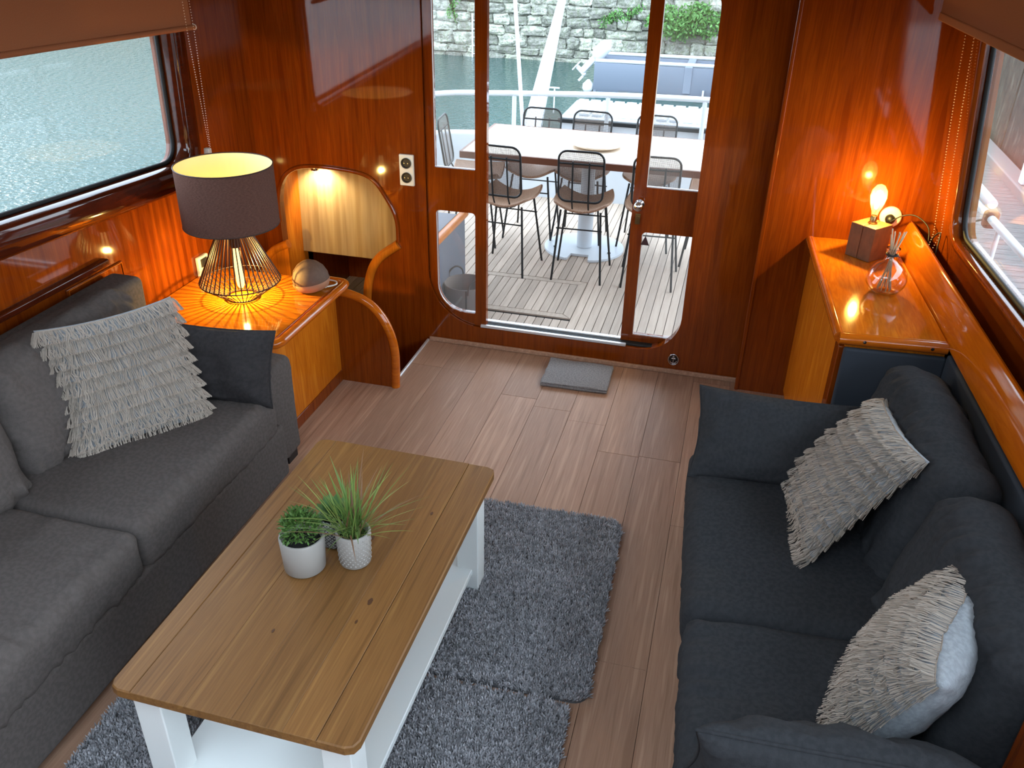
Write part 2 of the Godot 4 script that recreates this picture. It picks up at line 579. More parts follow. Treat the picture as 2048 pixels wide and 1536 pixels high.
	for k in 5:
		var d: float = [0.88, 1.0, 1.1, 0.95, 1.15][k]
		M.stone.append(bump(tri(mat(Color.WHITE, 0.95), ntex(100 + k, 0.014, [Color(0.42 * d, 0.43 * d, 0.38 * d), Color(0.58 * d, 0.57 * d, 0.54 * d), Color(0.47 * d, 0.49 * d, 0.41 * d), Color(0.66 * d, 0.66 * d, 0.63 * d)], [0.22, 0.45, 0.55, 0.8], 5, 256), Vector3(0.9, 0.9, 0.9)), nbump(110, 0.05, 4, 256, 8.0), 0.8))
	M.mortar = mat(Color(0.54, 0.54, 0.50), 1.0)
	M.leaf = mat(Color(1, 1, 1), 0.6)
	M.leaf.vertex_color_use_as_albedo = true
	M.leaf.backlight_enabled = true
	M.leaf.backlight = Color(0.3, 0.35, 0.12)
	M.soil = mat(Color(0.06, 0.045, 0.035), 1.0)
	M.ceramic = mat(Color(0.60, 0.58, 0.555), 0.35)

# ---------------------------------------------------------------- room shell
func poly2(a: Array) -> PackedVector2Array:
	var o := PackedVector2Array()
	for p in a: o.append(p)
	return o

func door_hole() -> PackedVector2Array:
	var out := PackedVector2Array()
	for c in [[-0.137 - 0.2, 0.115 + 0.2, 0.2, -90.0], [-0.137 - 0.2, 1.96 - 0.2, 0.2, 0.0], [-1.502 + 0.2, 1.96 - 0.2, 0.2, 90.0], [-1.502 + 0.3, 0.115 + 0.3, 0.3, 180.0]]:
		for s in 11:
			var a := deg_to_rad(c[3] + 9.0 * s)
			out.append(Vector2(c[0] + c[2] * cos(a), c[1] + c[2] * sin(a)))
	return out

func arch_hole() -> PackedVector2Array:
	var right := curve([Vector2(-1.871, 0.10), Vector2(-1.871, 0.225), Vector2(-1.838, 0.364), Vector2(-1.779, 0.458), Vector2(-1.667, 0.535)], 4)
	var top := curve([Vector2(-1.667, 0.56), Vector2(-1.671, 0.681), Vector2(-1.716, 0.785), Vector2(-1.807, 0.895), Vector2(-1.973, 0.925), Vector2(-2.173, 0.922), Vector2(-2.279, 0.88), Vector2(-2.335, 0.80), Vector2(-2.355, 0.70)], 4)
	var o := [Vector2(-2.355, -1.2), Vector2(-1.871, -1.2)]
	o.append_array(right); o.append_array(top)
	return poly2(o)

func room() -> void:
	csg_wall("wall_back", Vector3(-1.17, 0.8, ZA - 0.03), Vector3(2.82, 3.6, 0.06), [door_hole(), arch_hole()], T(Vector3(0, 0, ZA + 0.47)), M.wall, T(Vector3.ZERO), "varnished red-brown wooden bulkhead around the sliding doors")
	var g := G.new()
	rbox(g, Vector3(0.75, 3.6, 0.14), 0.004, T(Vector3(0.555, 0.8, ZR - 0.07)))
	struct("wall_back_right", g, M.wall, "orange varnished bulkhead panel behind the bare bulb lamp", "wall")
	# port side, opening in plane z-y : poly x = -z
	var wl := poly2(port_outline(0.0))
	csg_wall("wall_left", Vector3(0.8, 0.8, -0.03), Vector3(6.6, 3.6, 0.06), [wl, rrect(-2.0, 1.2, -0.4, 2.0, 0.1)], T(Vector3(0, 0, 0.5)), M.wall, Transform3D(Basis(Vector3.UP, PI / 2), Vector3(-2.45, 0, 0)), "varnished red-brown side wall under the large water-side window")
	# starboard side, leaning inboard
	var sb := star_basis()
	csg_wall("wall_right", Vector3(3.2, 0.3, -0.03), Vector3(6.8, 2.9, 0.06), [poly2(star_outline(0.0)), rrect(3.1, -0.15, 4.1, 1.42, 0.1), rrect(4.2, -0.92, 6.2, 1.42, 0.1)], T(Vector3(0, 0, 0.5)), M.wall, Transform3D(sb * Basis(Vector3.UP, -PI / 2), RX(Vector3(0.459, 0.971, 0)).origin), "varnished orange side wall around the dock-side window")  # the two forward openings are unseen, added to let in starboard daylight
	g = G.new()
	# headliner round an unseen skylight hole, added to brighten the near floor
	rbox(g, Vector3(5.2, 0.06, 3.8), 0.003, T(Vector3(-0.6, 2.63, -2.40)))
	rbox(g, Vector3(5.2, 0.06, 1.5), 0.003, T(Vector3(-0.6, 2.63, 1.85)))
	rbox(g, Vector3(1.6, 0.06, 1.6), 0.003, T(Vector3(-2.4, 2.63, 0.30)))
	rbox(g, Vector3(1.6, 0.06, 1.6), 0.003, T(Vector3(1.2, 2.63, 0.30)))
	struct("ceiling", g, M.headliner, "pale headliner of the saloon", "ceiling")
	csg_wall("wall_front", Vector3(-0.7, 0.8, 2.53), Vector3(4.5, 3.6, 0.06), [], T(Vector3(0, 0, 3.0)), M.wall, T(Vector3.ZERO), "varnished forward bulkhead of the saloon")
	# floor with planks, open over the stairwell
	g = G.new()
	rbox(g, Vector3(4.6, 0.05, 6.0), 0.002, T(Vector3(-0.6, -0.033, -0.49)))
	rbox(g, Vector3(2.72, 0.05, 0.56), 0.002, T(Vector3(-0.155, -0.033, -3.77)))
	var fl := struct("floor", g, M.floor_base, "greyed oak-look plank floor of the saloon", "floor")
	var meshes := {}
	var col := 0
	var x := -2.44
	while x < 1.35:
		var w := 0.185
		var z1 := 1.0
		var zend := -4.045 if x > -1.52 else -3.485
		var cut := z1 - rng.randf_range(0.1, 1.1)
		while z1 > zend + 0.02:
			var z0 := maxf(cut, zend)
			if z1 - z0 > 0.03:
				var key := "%d" % roundi((z1 - z0) * 100)
				if not meshes.has(key):
					var pg := G.new()
					rbox(pg, Vector3(w - 0.0012, 0.008, roundf((z1 - z0) * 100) / 100.0 - 0.0012), 0.0008)
					meshes[key] = pg.mesh()
				put(fl, "plank", meshes[key], M.floor[rng.randi() % 4], T(Vector3(x + w * 0.5, -0.004, (z0 + z1) * 0.5)))
			z1 = z0
			cut = z0 - 1.22
		x += w
		col += 1
	# metal edge over the stairs, light strip at the foot of the bulkhead
	g = G.new()
	rbox(g, Vector3(0.014, 0.012, 0.54), 0.004, T(Vector3(-1.512, 0.004, -3.77)))
	struct("trim_1", g, M.alu, "thin metal edge strip along the stairwell opening in the floor", "trim")
	g = G.new()
	rbox(g, Vector3(1.69, 0.026, 0.016), 0.006, T(Vector3(-0.66, 0.013, ZA + 0.008)))
	struct("baseboard_back", g, M.floor[3], "low pale strip where the floor meets the aft bulkhead", "baseboard")
	g = G.new()
	rbox(g, Vector3(0.02, 2.6, 0.012), 0.005, T(Vector3(0.182, 1.3, ZR + 0.004)))
	struct("trim_2", g, M.wall, "slim wooden corner bead where the bulkhead steps forward", "trim")
	# stairwell
	g = G.new()
	rbox(g, Vector3(1.0, 0.04, 1.4), 0.003, T(Vector3(-2.0, -0.98, -4.2)))
	struct("floor_stairwell", g, M.wall, "dark landing at the foot of the stairs", "floor")
	for k in 3:
		g = G.new()
		rbox(g, Vector3(0.88, 0.035, 0.22), 0.01, T(Vector3(-1.98, -0.2 - 0.24 * k, -3.62 - 0.2 * k)))
		single("stair_tread", ["top wooden stair tread beside the lamp cabinet", "middle wooden stair tread beside the lamp cabinet", "lowest wooden stair tread beside the lamp cabinet"][k], "stair tread", g, M.wall, Transform3D(), "stairs going down")
	g = G.new()
	rbox(g, Vector3(0.03, 1.0, 0.55), 0.003, T(Vector3(-1.53, -0.53, -3.77)))
	rbox(g, Vector3(0.9, 1.0, 0.03), 0.003, T(Vector3(-1.98, -0.53, -3.47)))
	struct("wall_stairwell", g, M.wall, "dark lining of the stairwell below the floor", "wall")

func star_basis() -> Basis:
	return Basis(Vector3.UP, RA) * Basis(Vector3(0, 0, 1), deg_to_rad(6.2))

# outlines: port in (x = -z, y), starboard in (x = forward, y above 0.971)
func port_outline(grow: float) -> Array:
	var c := [Vector2(3.39 + grow, 1.088 - grow), Vector2(3.42 + grow, 1.98 + grow), Vector2(0.75 - grow, 2.02 + grow), Vector2(0.75 - grow, 1.243 - grow)]
	return round_poly(c, 0.10 + grow * 0.6)

func star_outline(grow: float) -> Array:
	var c := [Vector2(0.43 - grow, 0.065 - grow), Vector2(0.43 - grow, 0.95 + grow), Vector2(2.95 + grow, 0.95 + grow), Vector2(2.95 + grow, 0.10 - grow)]
	return round_poly(c, 0.10 + grow * 0.6)

func round_poly(c: Array, r: float) -> Array:
	var out := []
	for k in c.size():
		var p: Vector2 = c[k]
		var a: Vector2 = (c[(k - 1 + c.size()) % c.size()] - p).normalized() * r
		var b: Vector2 = (c[(k + 1) % c.size()] - p).normalized() * r
		for s in 9:
			var t := s / 8.0
			out.append((p + a).lerp(p, t).lerp(p.lerp(p + b, t), t))
	return out

# ---------------------------------------------------------------- doors
func leaf(called: String, label: String, outline: PackedVector2Array, panes: Array, zf: float, depth: float) -> Node3D:
	var o := Node3D.new()
	o.name = called
	taken[called] = 1
	add_child(o)
	tag(o, label, "door")
	o.set_meta("kind", "structure")
	var c := CSGCombiner3D.new()
	c.name = "door_frame"
	var p := CSGPolygon3D.new()
	p.name = "board"; p.polygon = outline; p.depth = depth; p.material = M.wall
	p.position.z = zf
	c.add_child(p)
	for h in panes:
		var q := CSGPolygon3D.new()
		q.name = "opening"; q.polygon = h; q.depth = 0.3; q.operation = CSGShape3D.OPERATION_SUBTRACTION; q.material = M.wall
		q.position.z = zf + 0.1
		c.add_child(q, true)
	o.add_child(c)
	for h in panes:
		var g := G.new()
		extr(g, h, 0.004, T(Vector3(0, 0, zf - depth * 0.6)))
		put(o, "pane", g, M.pane)
		# light bead round the glass
		g = G.new()
		var pts := []
		for v in h:
			pts.append(Vector3(v.x, v.y, zf - 0.010))
		tube(g, pts, 0.0035, 6, true)
		put(o, "glazing_bead", g, M.alu)
	return o

func corner_rect(x0: float, y0: float, x1: float, y1: float, rbl: float, rbr: float) -> PackedVector2Array:
	var out := PackedVector2Array()
	for c in [[x1, y0, -1, 1, rbr, -90.0], [x1, y1, -1, -1, 0.02, 0.0], [x0, y1, 1, -1, 0.02, 90.0], [x0, y0, 1, 1, rbl, 180.0]]:
		for s in 9:
			var a := deg_to_rad(c[5] + 11.25 * s)
			out.append(Vector2(c[0] + c[2] * c[4] + c[4] * cos(a), c[1] + c[3] * c[4] + c[4] * sin(a)))
	return out

func doors() -> void:
	leaf("door_1", "left leaf of the sliding wooden door with two tall glass panes", corner_rect(-1.499, 0.119, -1.181, 1.955, 0.297, 0.004), [corner_rect(-1.455, 0.977, -1.241, 1.90, 0.006, 0.006), corner_rect(-1.455, 0.19, -1.241, 0.755, 0.15, 0.006)], -4.058, 0.035)
	var d := leaf("door_2", "right leaf of the sliding wooden door with the chrome knob", corner_rect(-0.446, 0.119, -0.04, 1.98, 0.004, 0.004), [corner_rect(-0.386, 0.957, -0.10, 1.93, 0.006, 0.006), corner_rect(-0.386, 0.163, -0.10, 0.731, 0.006, 0.006)], -4.108, 0.035)
	var g := G.new()
	lathe(g, [Vector2(0, 0), Vector2(0.024, 0), Vector2(0.024, 0.004), Vector2(0.010, 0.008), Vector2(0.010, 0.03), Vector2(0.020, 0.036), Vector2(0.024, 0.048), Vector2(0.018, 0.058), Vector2(0, 0.061)], 20, T(Vector3(-0.412, 0.872, -4.108), E3(90, 0, 0)))
	put(d, "knob", g, M.steel)
	g = G.new()
	rbox(g, Vector3(0.026, 0.055, 0.006), 0.006, T(Vector3(-0.414, 0.797, -4.105)), 2)
	lathe(g, [Vector2(0, 0), Vector2(0.011, 0), Vector2(0.011, 0.012), Vector2(0, 0.013)], 14, T(Vector3(-0.414, 0.803, -4.104), E3(90, 0, 0)))
	put(d, "lock", g, M.brass)
	g = G.new()
	extr(g, poly2([Vector2(-0.388, 0.668), Vector2(-0.345, 0.668), Vector2(-0.366, 0.716)]), 0.004, T(Vector3(0, 0, -4.100)))
	put(d, "warning_triangle", g, mat(Color(0.20, 0.10, 0.12), 0.6))
	# threshold
	var th := Node3D.new()
	th.name = "trim_3"
	add_child(th)
	tag(th, "metal door track with a black groove under the open doorway", "threshold")
	th.set_meta("kind", "structure")
	for a in [["inner_rail", -4.055, 0.018, M.alu], ["groove", -4.088, 0.046, M.rubber], ["outer_rail", -4.124, 0.026, M.alu]]:
		g = G.new()
		rbox(g, Vector3(1.30 if a[0] == "groove" else 0.80, 0.010 if a[0] == "groove" else 0.016, a[2]), 0.003, T(Vector3(-0.81, 0.120 if a[0] == "groove" else 0.124, a[1])))
		put(th, a[0], g, a[3])
	g = G.new()
	rbox(g, Vector3(1.36, 0.17, 0.05), 0.004, T(Vector3(-0.82, 0.03, -4.135)))
	put(th, "sill", g, M.gel)
	# chrome anchor hook near the floor
	var an := thing("anchor_plate", "small oval chrome plate with an anchor emblem on the bulkhead foot", "wall hook", T(Vector3(-0.153, 0.082, ZA)))
	g = G.new()
	var ov := []
	for s in 28:
		var a := TAU * s / 28
		ov.append(Vector3(0.026 * cos(a), 0.030 * sin(a), 0.006))
	tube(g, ov, 0.004, 6, true)
	put(an, "rim", g, M.steel)
	g = G.new()
	var disc := PackedVector2Array()
	for p in ov: disc.append(Vector2(p.x, p.y))
	extr(g, disc, 0.006, T(Vector3(0, 0, 0.003)))
	put(an, "plate", g, mat(Color(0.12, 0.09, 0.07), 0.4))
	g = G.new()
	tube(g, [Vector3(0, 0.012, 0.010), Vector3(0, -0.018, 0.010)], 0.0028, 6)
	tube(g, [Vector3(-0.010, 0.008, 0.010), Vector3(0.010, 0.008, 0.010)], 0.0024, 6)
	tube(g, curve([Vector3(-0.018, -0.004, 0.010), Vector3(-0.011, -0.016, 0.010), Vector3(0, -0.020, 0.010), Vector3(0.011, -0.016, 0.010), Vector3(0.018, -0.004, 0.010)], 4), 0.0028, 6)
	ov = []
	for s in 12:
		ov.append(Vector3(0.005 * cos(TAU * s / 12), 0.017 + 0.005 * sin(TAU * s / 12), 0.010))
	tube(g, ov, 0.0018, 6, true)
	put(an, "anchor", g, M.steel)

# ---------------------------------------------------------------- windows and blinds
func window(called: String, label: String, xf: Transform3D, outline: Callable, wide: float, proud: float, frame_mat: Material) -> void:
	var o := Node3D.new()
	o.name = called
	taken[called] = 1
	add_child(o)
	o.transform = xf
	tag(o, label, "window")
	o.set_meta("kind", "structure")
	var loops := []
	for st in [[0.0, -0.045], [0.0, 0.0], [wide * 0.05, proud * 0.7], [wide * 0.18, proud], [wide * 0.55, proud * 1.02], [wide * 0.85, proud * 0.8], [wide, proud * 0.4], [wide, 0.0]]:
		var l := []
		for p in outline.call(st[0]):
			l.append(Vector3(p.x, p.y, st[1]))
		loops.append(l)
	var g := G.new()
	loft(g, loops)
	put(o, "window_frame", g, frame_mat)
	g = G.new()
	var ring := []
	for p in outline.call(-0.008):
		ring.append(Vector3(p.x, p.y, -0.02))
	tube(g, ring, 0.009, 6, true)
	put(o, "gasket", g, M.rubber)
	g = G.new()
	extr(g, poly2(outline.call(-0.004)), 0.006, T(Vector3(0, 0, -0.03)))
	put(o, "pane", g, M.pane_side)

func bead_chain(g: G, pts: Array, step := 0.011, r := 0.0028) -> void:
	var c := Curve3D.new()
	for p in pts: c.add_point(p)
	var k := 0.0
	while k < c.get_baked_length():
		var p := c.sample_baked(k)
		for q in [[Vector3.UP, Vector3.RIGHT, Vector3.BACK], [Vector3.UP, Vector3.BACK, Vector3.LEFT], [Vector3.UP, Vector3.LEFT, Vector3.FORWARD], [Vector3.UP, Vector3.FORWARD, Vector3.RIGHT]]:
			g.flat3(p + q[0] * r, p + q[2] * r, p + q[1] * r)
			g.flat3(p - q[0] * r, p + q[1] * r, p + q[2] * r)
		k += step

func windows() -> void:
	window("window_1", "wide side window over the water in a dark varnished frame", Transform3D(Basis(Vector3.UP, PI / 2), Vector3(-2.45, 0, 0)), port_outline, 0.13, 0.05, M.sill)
	window("window_2", "dock-side window with rounded corner and slim varnished frame", Transform3D(star_basis() * Basis(Vector3.UP, -PI / 2), RX(Vector3(0.459, 0.971, 0)).origin), star_outline, 0.045, 0.022, M.wall)
	# port blind
	var b := thing("roller_blind", "brown roller blind half lowered over the water-side window", "blind", T(Vector3(-2.33, 0, 0)))
	var g := G.new()
	loft(g, [[Vector3(0, 1.665, -3.46), Vector3(0, 2.5, -3.46)], [Vector3(0.004, 1.69, -2.6), Vector3(0.004, 2.5, -2.6)], [Vector3(0, 1.73, -1.2), Vector3(0, 2.5, -1.2)], [Vector3(0, 1.74, -0.7), Vector3(0, 2.5, -0.7)]], false)
	var back := [[Vector3(-0.003, 1.665, -3.46), Vector3(-0.003, 2.5, -3.46)], [Vector3(0.001, 1.69, -2.6), Vector3(0.001, 2.5, -2.6)], [Vector3(-0.003, 1.74, -0.7), Vector3(-0.003, 2.5, -0.7)]]
	loft(g, back, false)
	put(b, "blind_cloth", g, M.blind)
	g = G.new()
	tube(g, [Vector3(0, 1.658, -3.475), Vector3(0.003, 1.686, -2.6), Vector3(0, 1.735, -0.7)], 0.011, 8)
	put(b, "bottom_bar", g, M.blind)
	g = G.new()
	lathe(g, [Vector2(0, 0), Vector2(0.012, 0), Vector2(0.012, 0.006), Vector2(0, 0.007)], 10, T(Vector3(0, 1.658, -3.475), E3(-90, 0, 0)))
	put(b, "end_cap", g, M.chain)
	g = G.new()
	bead_chain(g, [Vector3(0.01, 2.4, -3.40), Vector3(0.01, 1.62, -3.41), Vector3(-0.03, 1.12, -3.50)])
	bead_chain(g, [Vector3(0.01, 2.4, -3.44), Vector3(0.01, 1.62, -3.46), Vector3(-0.03, 1.12, -3.505)])
	put(b, "bead_chain", g, M.chain)
	g = G.new()
	rbox(g, Vector3(0.03, 0.05, 0.025), 0.006, T(Vector3(-0.045, 1.105, -3.503)))
	put(b, "chain_holder", g, M.white_plastic)
	# starboard blind, hanging plumb from the deckhead
	b = thing("roller_blind", "pale brown roller blind raised above the dock-side window", "blind", RX(Vector3(0.27, 0, 0)))
	g = G.new()
	rbox(g, Vector3(0.004, 0.7, 2.8), 0.001, T(Vector3(0, 2.145, 1.52)))
	put(b, "blind_cloth", g, M.blind)
	g = G.new()
	rbox(g, Vector3(0.014, 0.03, 2.8), 0.005, T(Vector3(0, 1.80, 1.52)))
	put(b, "bottom_bar", g, M.blind)
	g = G.new()
	bead_chain(g, [Vector3(0.05, 2.3, 0.17), Vector3(0.10, 1.6, 0.19), Vector3(0.135, 1.0, 0.30), Vector3(0.115, 0.93, 0.34)])
	bead_chain(g, [Vector3(0.05, 2.3, 0.25), Vector3(0.11, 1.6, 0.28), Vector3(0.145, 1.02, 0.36), Vector3(0.12, 0.93, 0.37)])
	put(b, "bead_chain", g, M.chain)

# ---------------------------------------------------------------- lit niche over the stairs, guards
func niche() -> void:
	var o := Node3D.new()
	o.name = "wall_niche"
	add_child(o)
	tag(o, "pale glossy lit recess behind the arched opening over the stairs", "niche")
	o.set_meta("kind", "structure")
	var g := G.new()
	rbox(g, Vector3(0.765, 0.66, 0.02), 0.003, T(Vector3(-2.012, 0.665, -4.33), E3(-3, 0, 0)))
	put(o, "back_panel", g, M.cream)
	g = G.new()
	rbox(g, Vector3(0.02, 2.0, 0.32), 0.003, T(Vector3(-2.385, 0.0, -4.255)))
	put(o, "side_panel", g, M.honey)
	g = G.new()
	rbox(g, Vector3(0.02, 2.0, 0.32), 0.003, T(Vector3(-1.635, 0.0, -4.255)))
	put(o, "side_panel", g, M.honey)
	g = G.new()
	rbox(g, Vector3(0.80, 0.02, 0.32), 0.003, T(Vector3(-2.01, 0.985, -4.255)))
	put(o, "top_panel", g, M.cream)
	g = G.new()
	rbox(g, Vector3(0.78, 1.4, 0.03), 0.003, T(Vector3(-2.01, -0.3, -4.9)))
	rbox(g, Vector3(0.02, 1.4, 0.6), 0.003, T(Vector3(-2.385, -0.3, -4.65)))
	rbox(g, Vector3(0.02, 1.4, 0.6), 0.003, T(Vector3(-1.635, -0.3, -4.65)))
	rbox(g, Vector3(0.80, 0.02, 0.6), 0.003, T(Vector3(-2.01, 0.34, -4.64)))
	put(o, "passage_lining", g, M.wall)
	g = G.new()
	rbox(g, Vector3(0.86, 0.47, 0.014), 0.004, T(Vector3(-2.06, DECK + 0.235, -4.965)))
	put(o, "outer_end", g, M.slate)
	g = G.new()
	rbox(g, Vector3(0.86, 0.02, 0.50), 0.006, T(Vector3(-2.06, DECK + 0.475, -4.70)))
	put(o, "outer_lid", g, M.slate)
	# edge moulding of the opening
	g = G.new()
	var pts := []
	for p in curve([Vector2(-1.667, 0.545), Vector2(-1.779, 0.458), Vector2(-1.838, 0.364), Vector2(-1.868, 0.225), Vector2(-1.871, 0.05), Vector2(-1.871, -0.6)], 6):
		pts.append(Vector3(p.x, p.y, ZA - 0.005))
	tube(g, pts, 0.026, 10)
	put(o, "edge_moulding", g, M.honey)
	g = G.new()
	pts = []
	for p in curve([Vector2(-2.355, 0.60), Vector2(-2.355, 0.70), Vector2(-2.335, 0.80), Vector2(-2.279, 0.88), Vector2(-2.173, 0.922), Vector2(-1.973, 0.925), Vector2(-1.807, 0.895), Vector2(-1.716, 0.785), Vector2(-1.671, 0.681), Vector2(-1.667, 0.56)], 6):
		pts.append(Vector3(p.x, p.y, ZA + 0.002))
	tube(g, pts, 0.011, 8)
	put(o, "edge_moulding", g, M.wall)
	# little spot in the top of the recess
	var s := thing("spot_lamp", "tiny spot lamp at the top of the lit recess", "lamp", T(Vector3(-2.225, 0.855, -4.25)))
	g = G.new()
	lathe(g, [Vector2(0, -0.012), Vector2(0.020, -0.012), Vector2(0.024, 0.0), Vector2(0.016, 0.03), Vector2(0, 0.045)], 16)
	put(s, "housing", g, M.steel)
	g = G.new()
	lathe(g, [Vector2(0.0, -0.016), Vector2(0.017, -0.014), Vector2(0.017, -0.012)], 14)
	put(s, "lamp_lens", g, glow(Color(1.0, 0.9, 0.7), 6.0))
	var l := SpotLight3D.new()
	l.name = "lamp_glow"
	l.light_color = Color(1.0, 0.94, 0.82); l.light_energy = 0.30; l.light_size = 0.02
	l.spot_angle = 70.0; l.spot_angle_attenuation = 0.6; l.spot_range = 8.0; l.shadow_enabled = true
	l.position = Vector3(0, -0.022, 0.0)
	l.rotation_degrees = Vector3(-62, -8, 0)
	s.add_child(l)
	# curved guard beside the recess, port side
	var q := thing("curved_guard", "narrow quarter-round guard panel in the corner behind the table lamp", "guard panel", T(Vector3.ZERO))
	var edge := curve([Vector2(-2.425, 0.30), Vector2(-2.405, 0.40), Vector2(-2.35, 0.475), Vector2(-2.255, 0.525)], 6)
	var poly := edge.duplicate()
	poly.append(Vector2(-2.255, -0.5)); poly.append(Vector2(-2.425, -0.5))
	g = G.new()
	extr(g, poly2(poly), 0.025, T(Vector3(0, 0, -3.93)))
	put(q, "panel", g, M.honey)
	g = G.new()
	pts = []
	for p in edge: pts.append(Vector3(p.x, p.y, -3.93))
	tube(g, pts, 0.024, 10)
	put(q, "rounded_edge", g, M.honey)
	# big quarter-round guard by the cabinet
	q = thing("curved_guard", "quarter-round wooden guard panel with thick rounded edge beside the lamp cabinet", "guard panel", T(Vector3.ZERO))
	edge = curve([Vector2(-1.78, 0.485), Vector2(-1.70, 0.480), Vector2(-1.601, 0.440), Vector2(-1.525, 0.345), Vector2(-1.487, 0.205), Vector2(-1.492, 0.0)], 6)
	poly = edge.duplicate()
	poly.append(Vector2(-1.78, 0.0))
	g = G.new()
	extr(g, poly2(poly), 0.022, T(Vector3(0, 0, -3.492)))
	put(q, "panel", g, M.wall)
	g = G.new()
	pts = []
	for p in edge: pts.append(Vector3(p.x, p.y, -3.492))
	tube(g, pts, 0.022, 12)
	put(q, "rounded_edge", g, M.nosing)

# ---------------------------------------------------------------- lamp cabinet
func side_cabinet() -> void:
	var c := thing("side_cabinet", "honey wood corner cabinet with rounded nosing under the table lamp", "cabinet", T(Vector3(-2.1, 0, -3.16)))
	var g := G.new()
	rbox(g, Vector3(0.665, 0.505, 0.66), 0.006, T(Vector3(-0.0125, 0.2525, 0)))
	put(c, "body", g, M.honey)
	g = G.new()
	rbox(g, Vector3(0.69, 0.03, 0.70), 0.01, T(Vector3(0.0, 0.520, 0.0)), 2)
	put(c, "top", g, M.honey_top)
	# raised nosing along the open edges
	g = G.new()
	var pts := [Vector3(-0.34, 0.528, 0.352), Vector3(0.30, 0.528, 0.352)]
	pts.append_array(curve([Vector3(0.33, 0.528, 0.350), Vector3(0.364, 0.528, 0.335), Vector3(0.376, 0.528, 0.30)], 4))
	pts.append(Vector3(0.376, 0.528, -0.28))
	pts.append_array(curve([Vector3(0.376, 0.528, -0.31), Vector3(0.366, 0.528, -0.345), Vector3(0.335, 0.528, -0.356)], 4))
	pts.append(Vector3(0.20, 0.528, -0.358))
	tube(g, pts, 0.021, 12)
	put(c, "nosing", g, M.nosing)
	g = G.new()
	rbox(g, Vector3(0.006, 0.06, 0.66), 0.002, T(Vector3(0.322, 0.03, 0)))
	put(c, "plinth", g, M.wall)

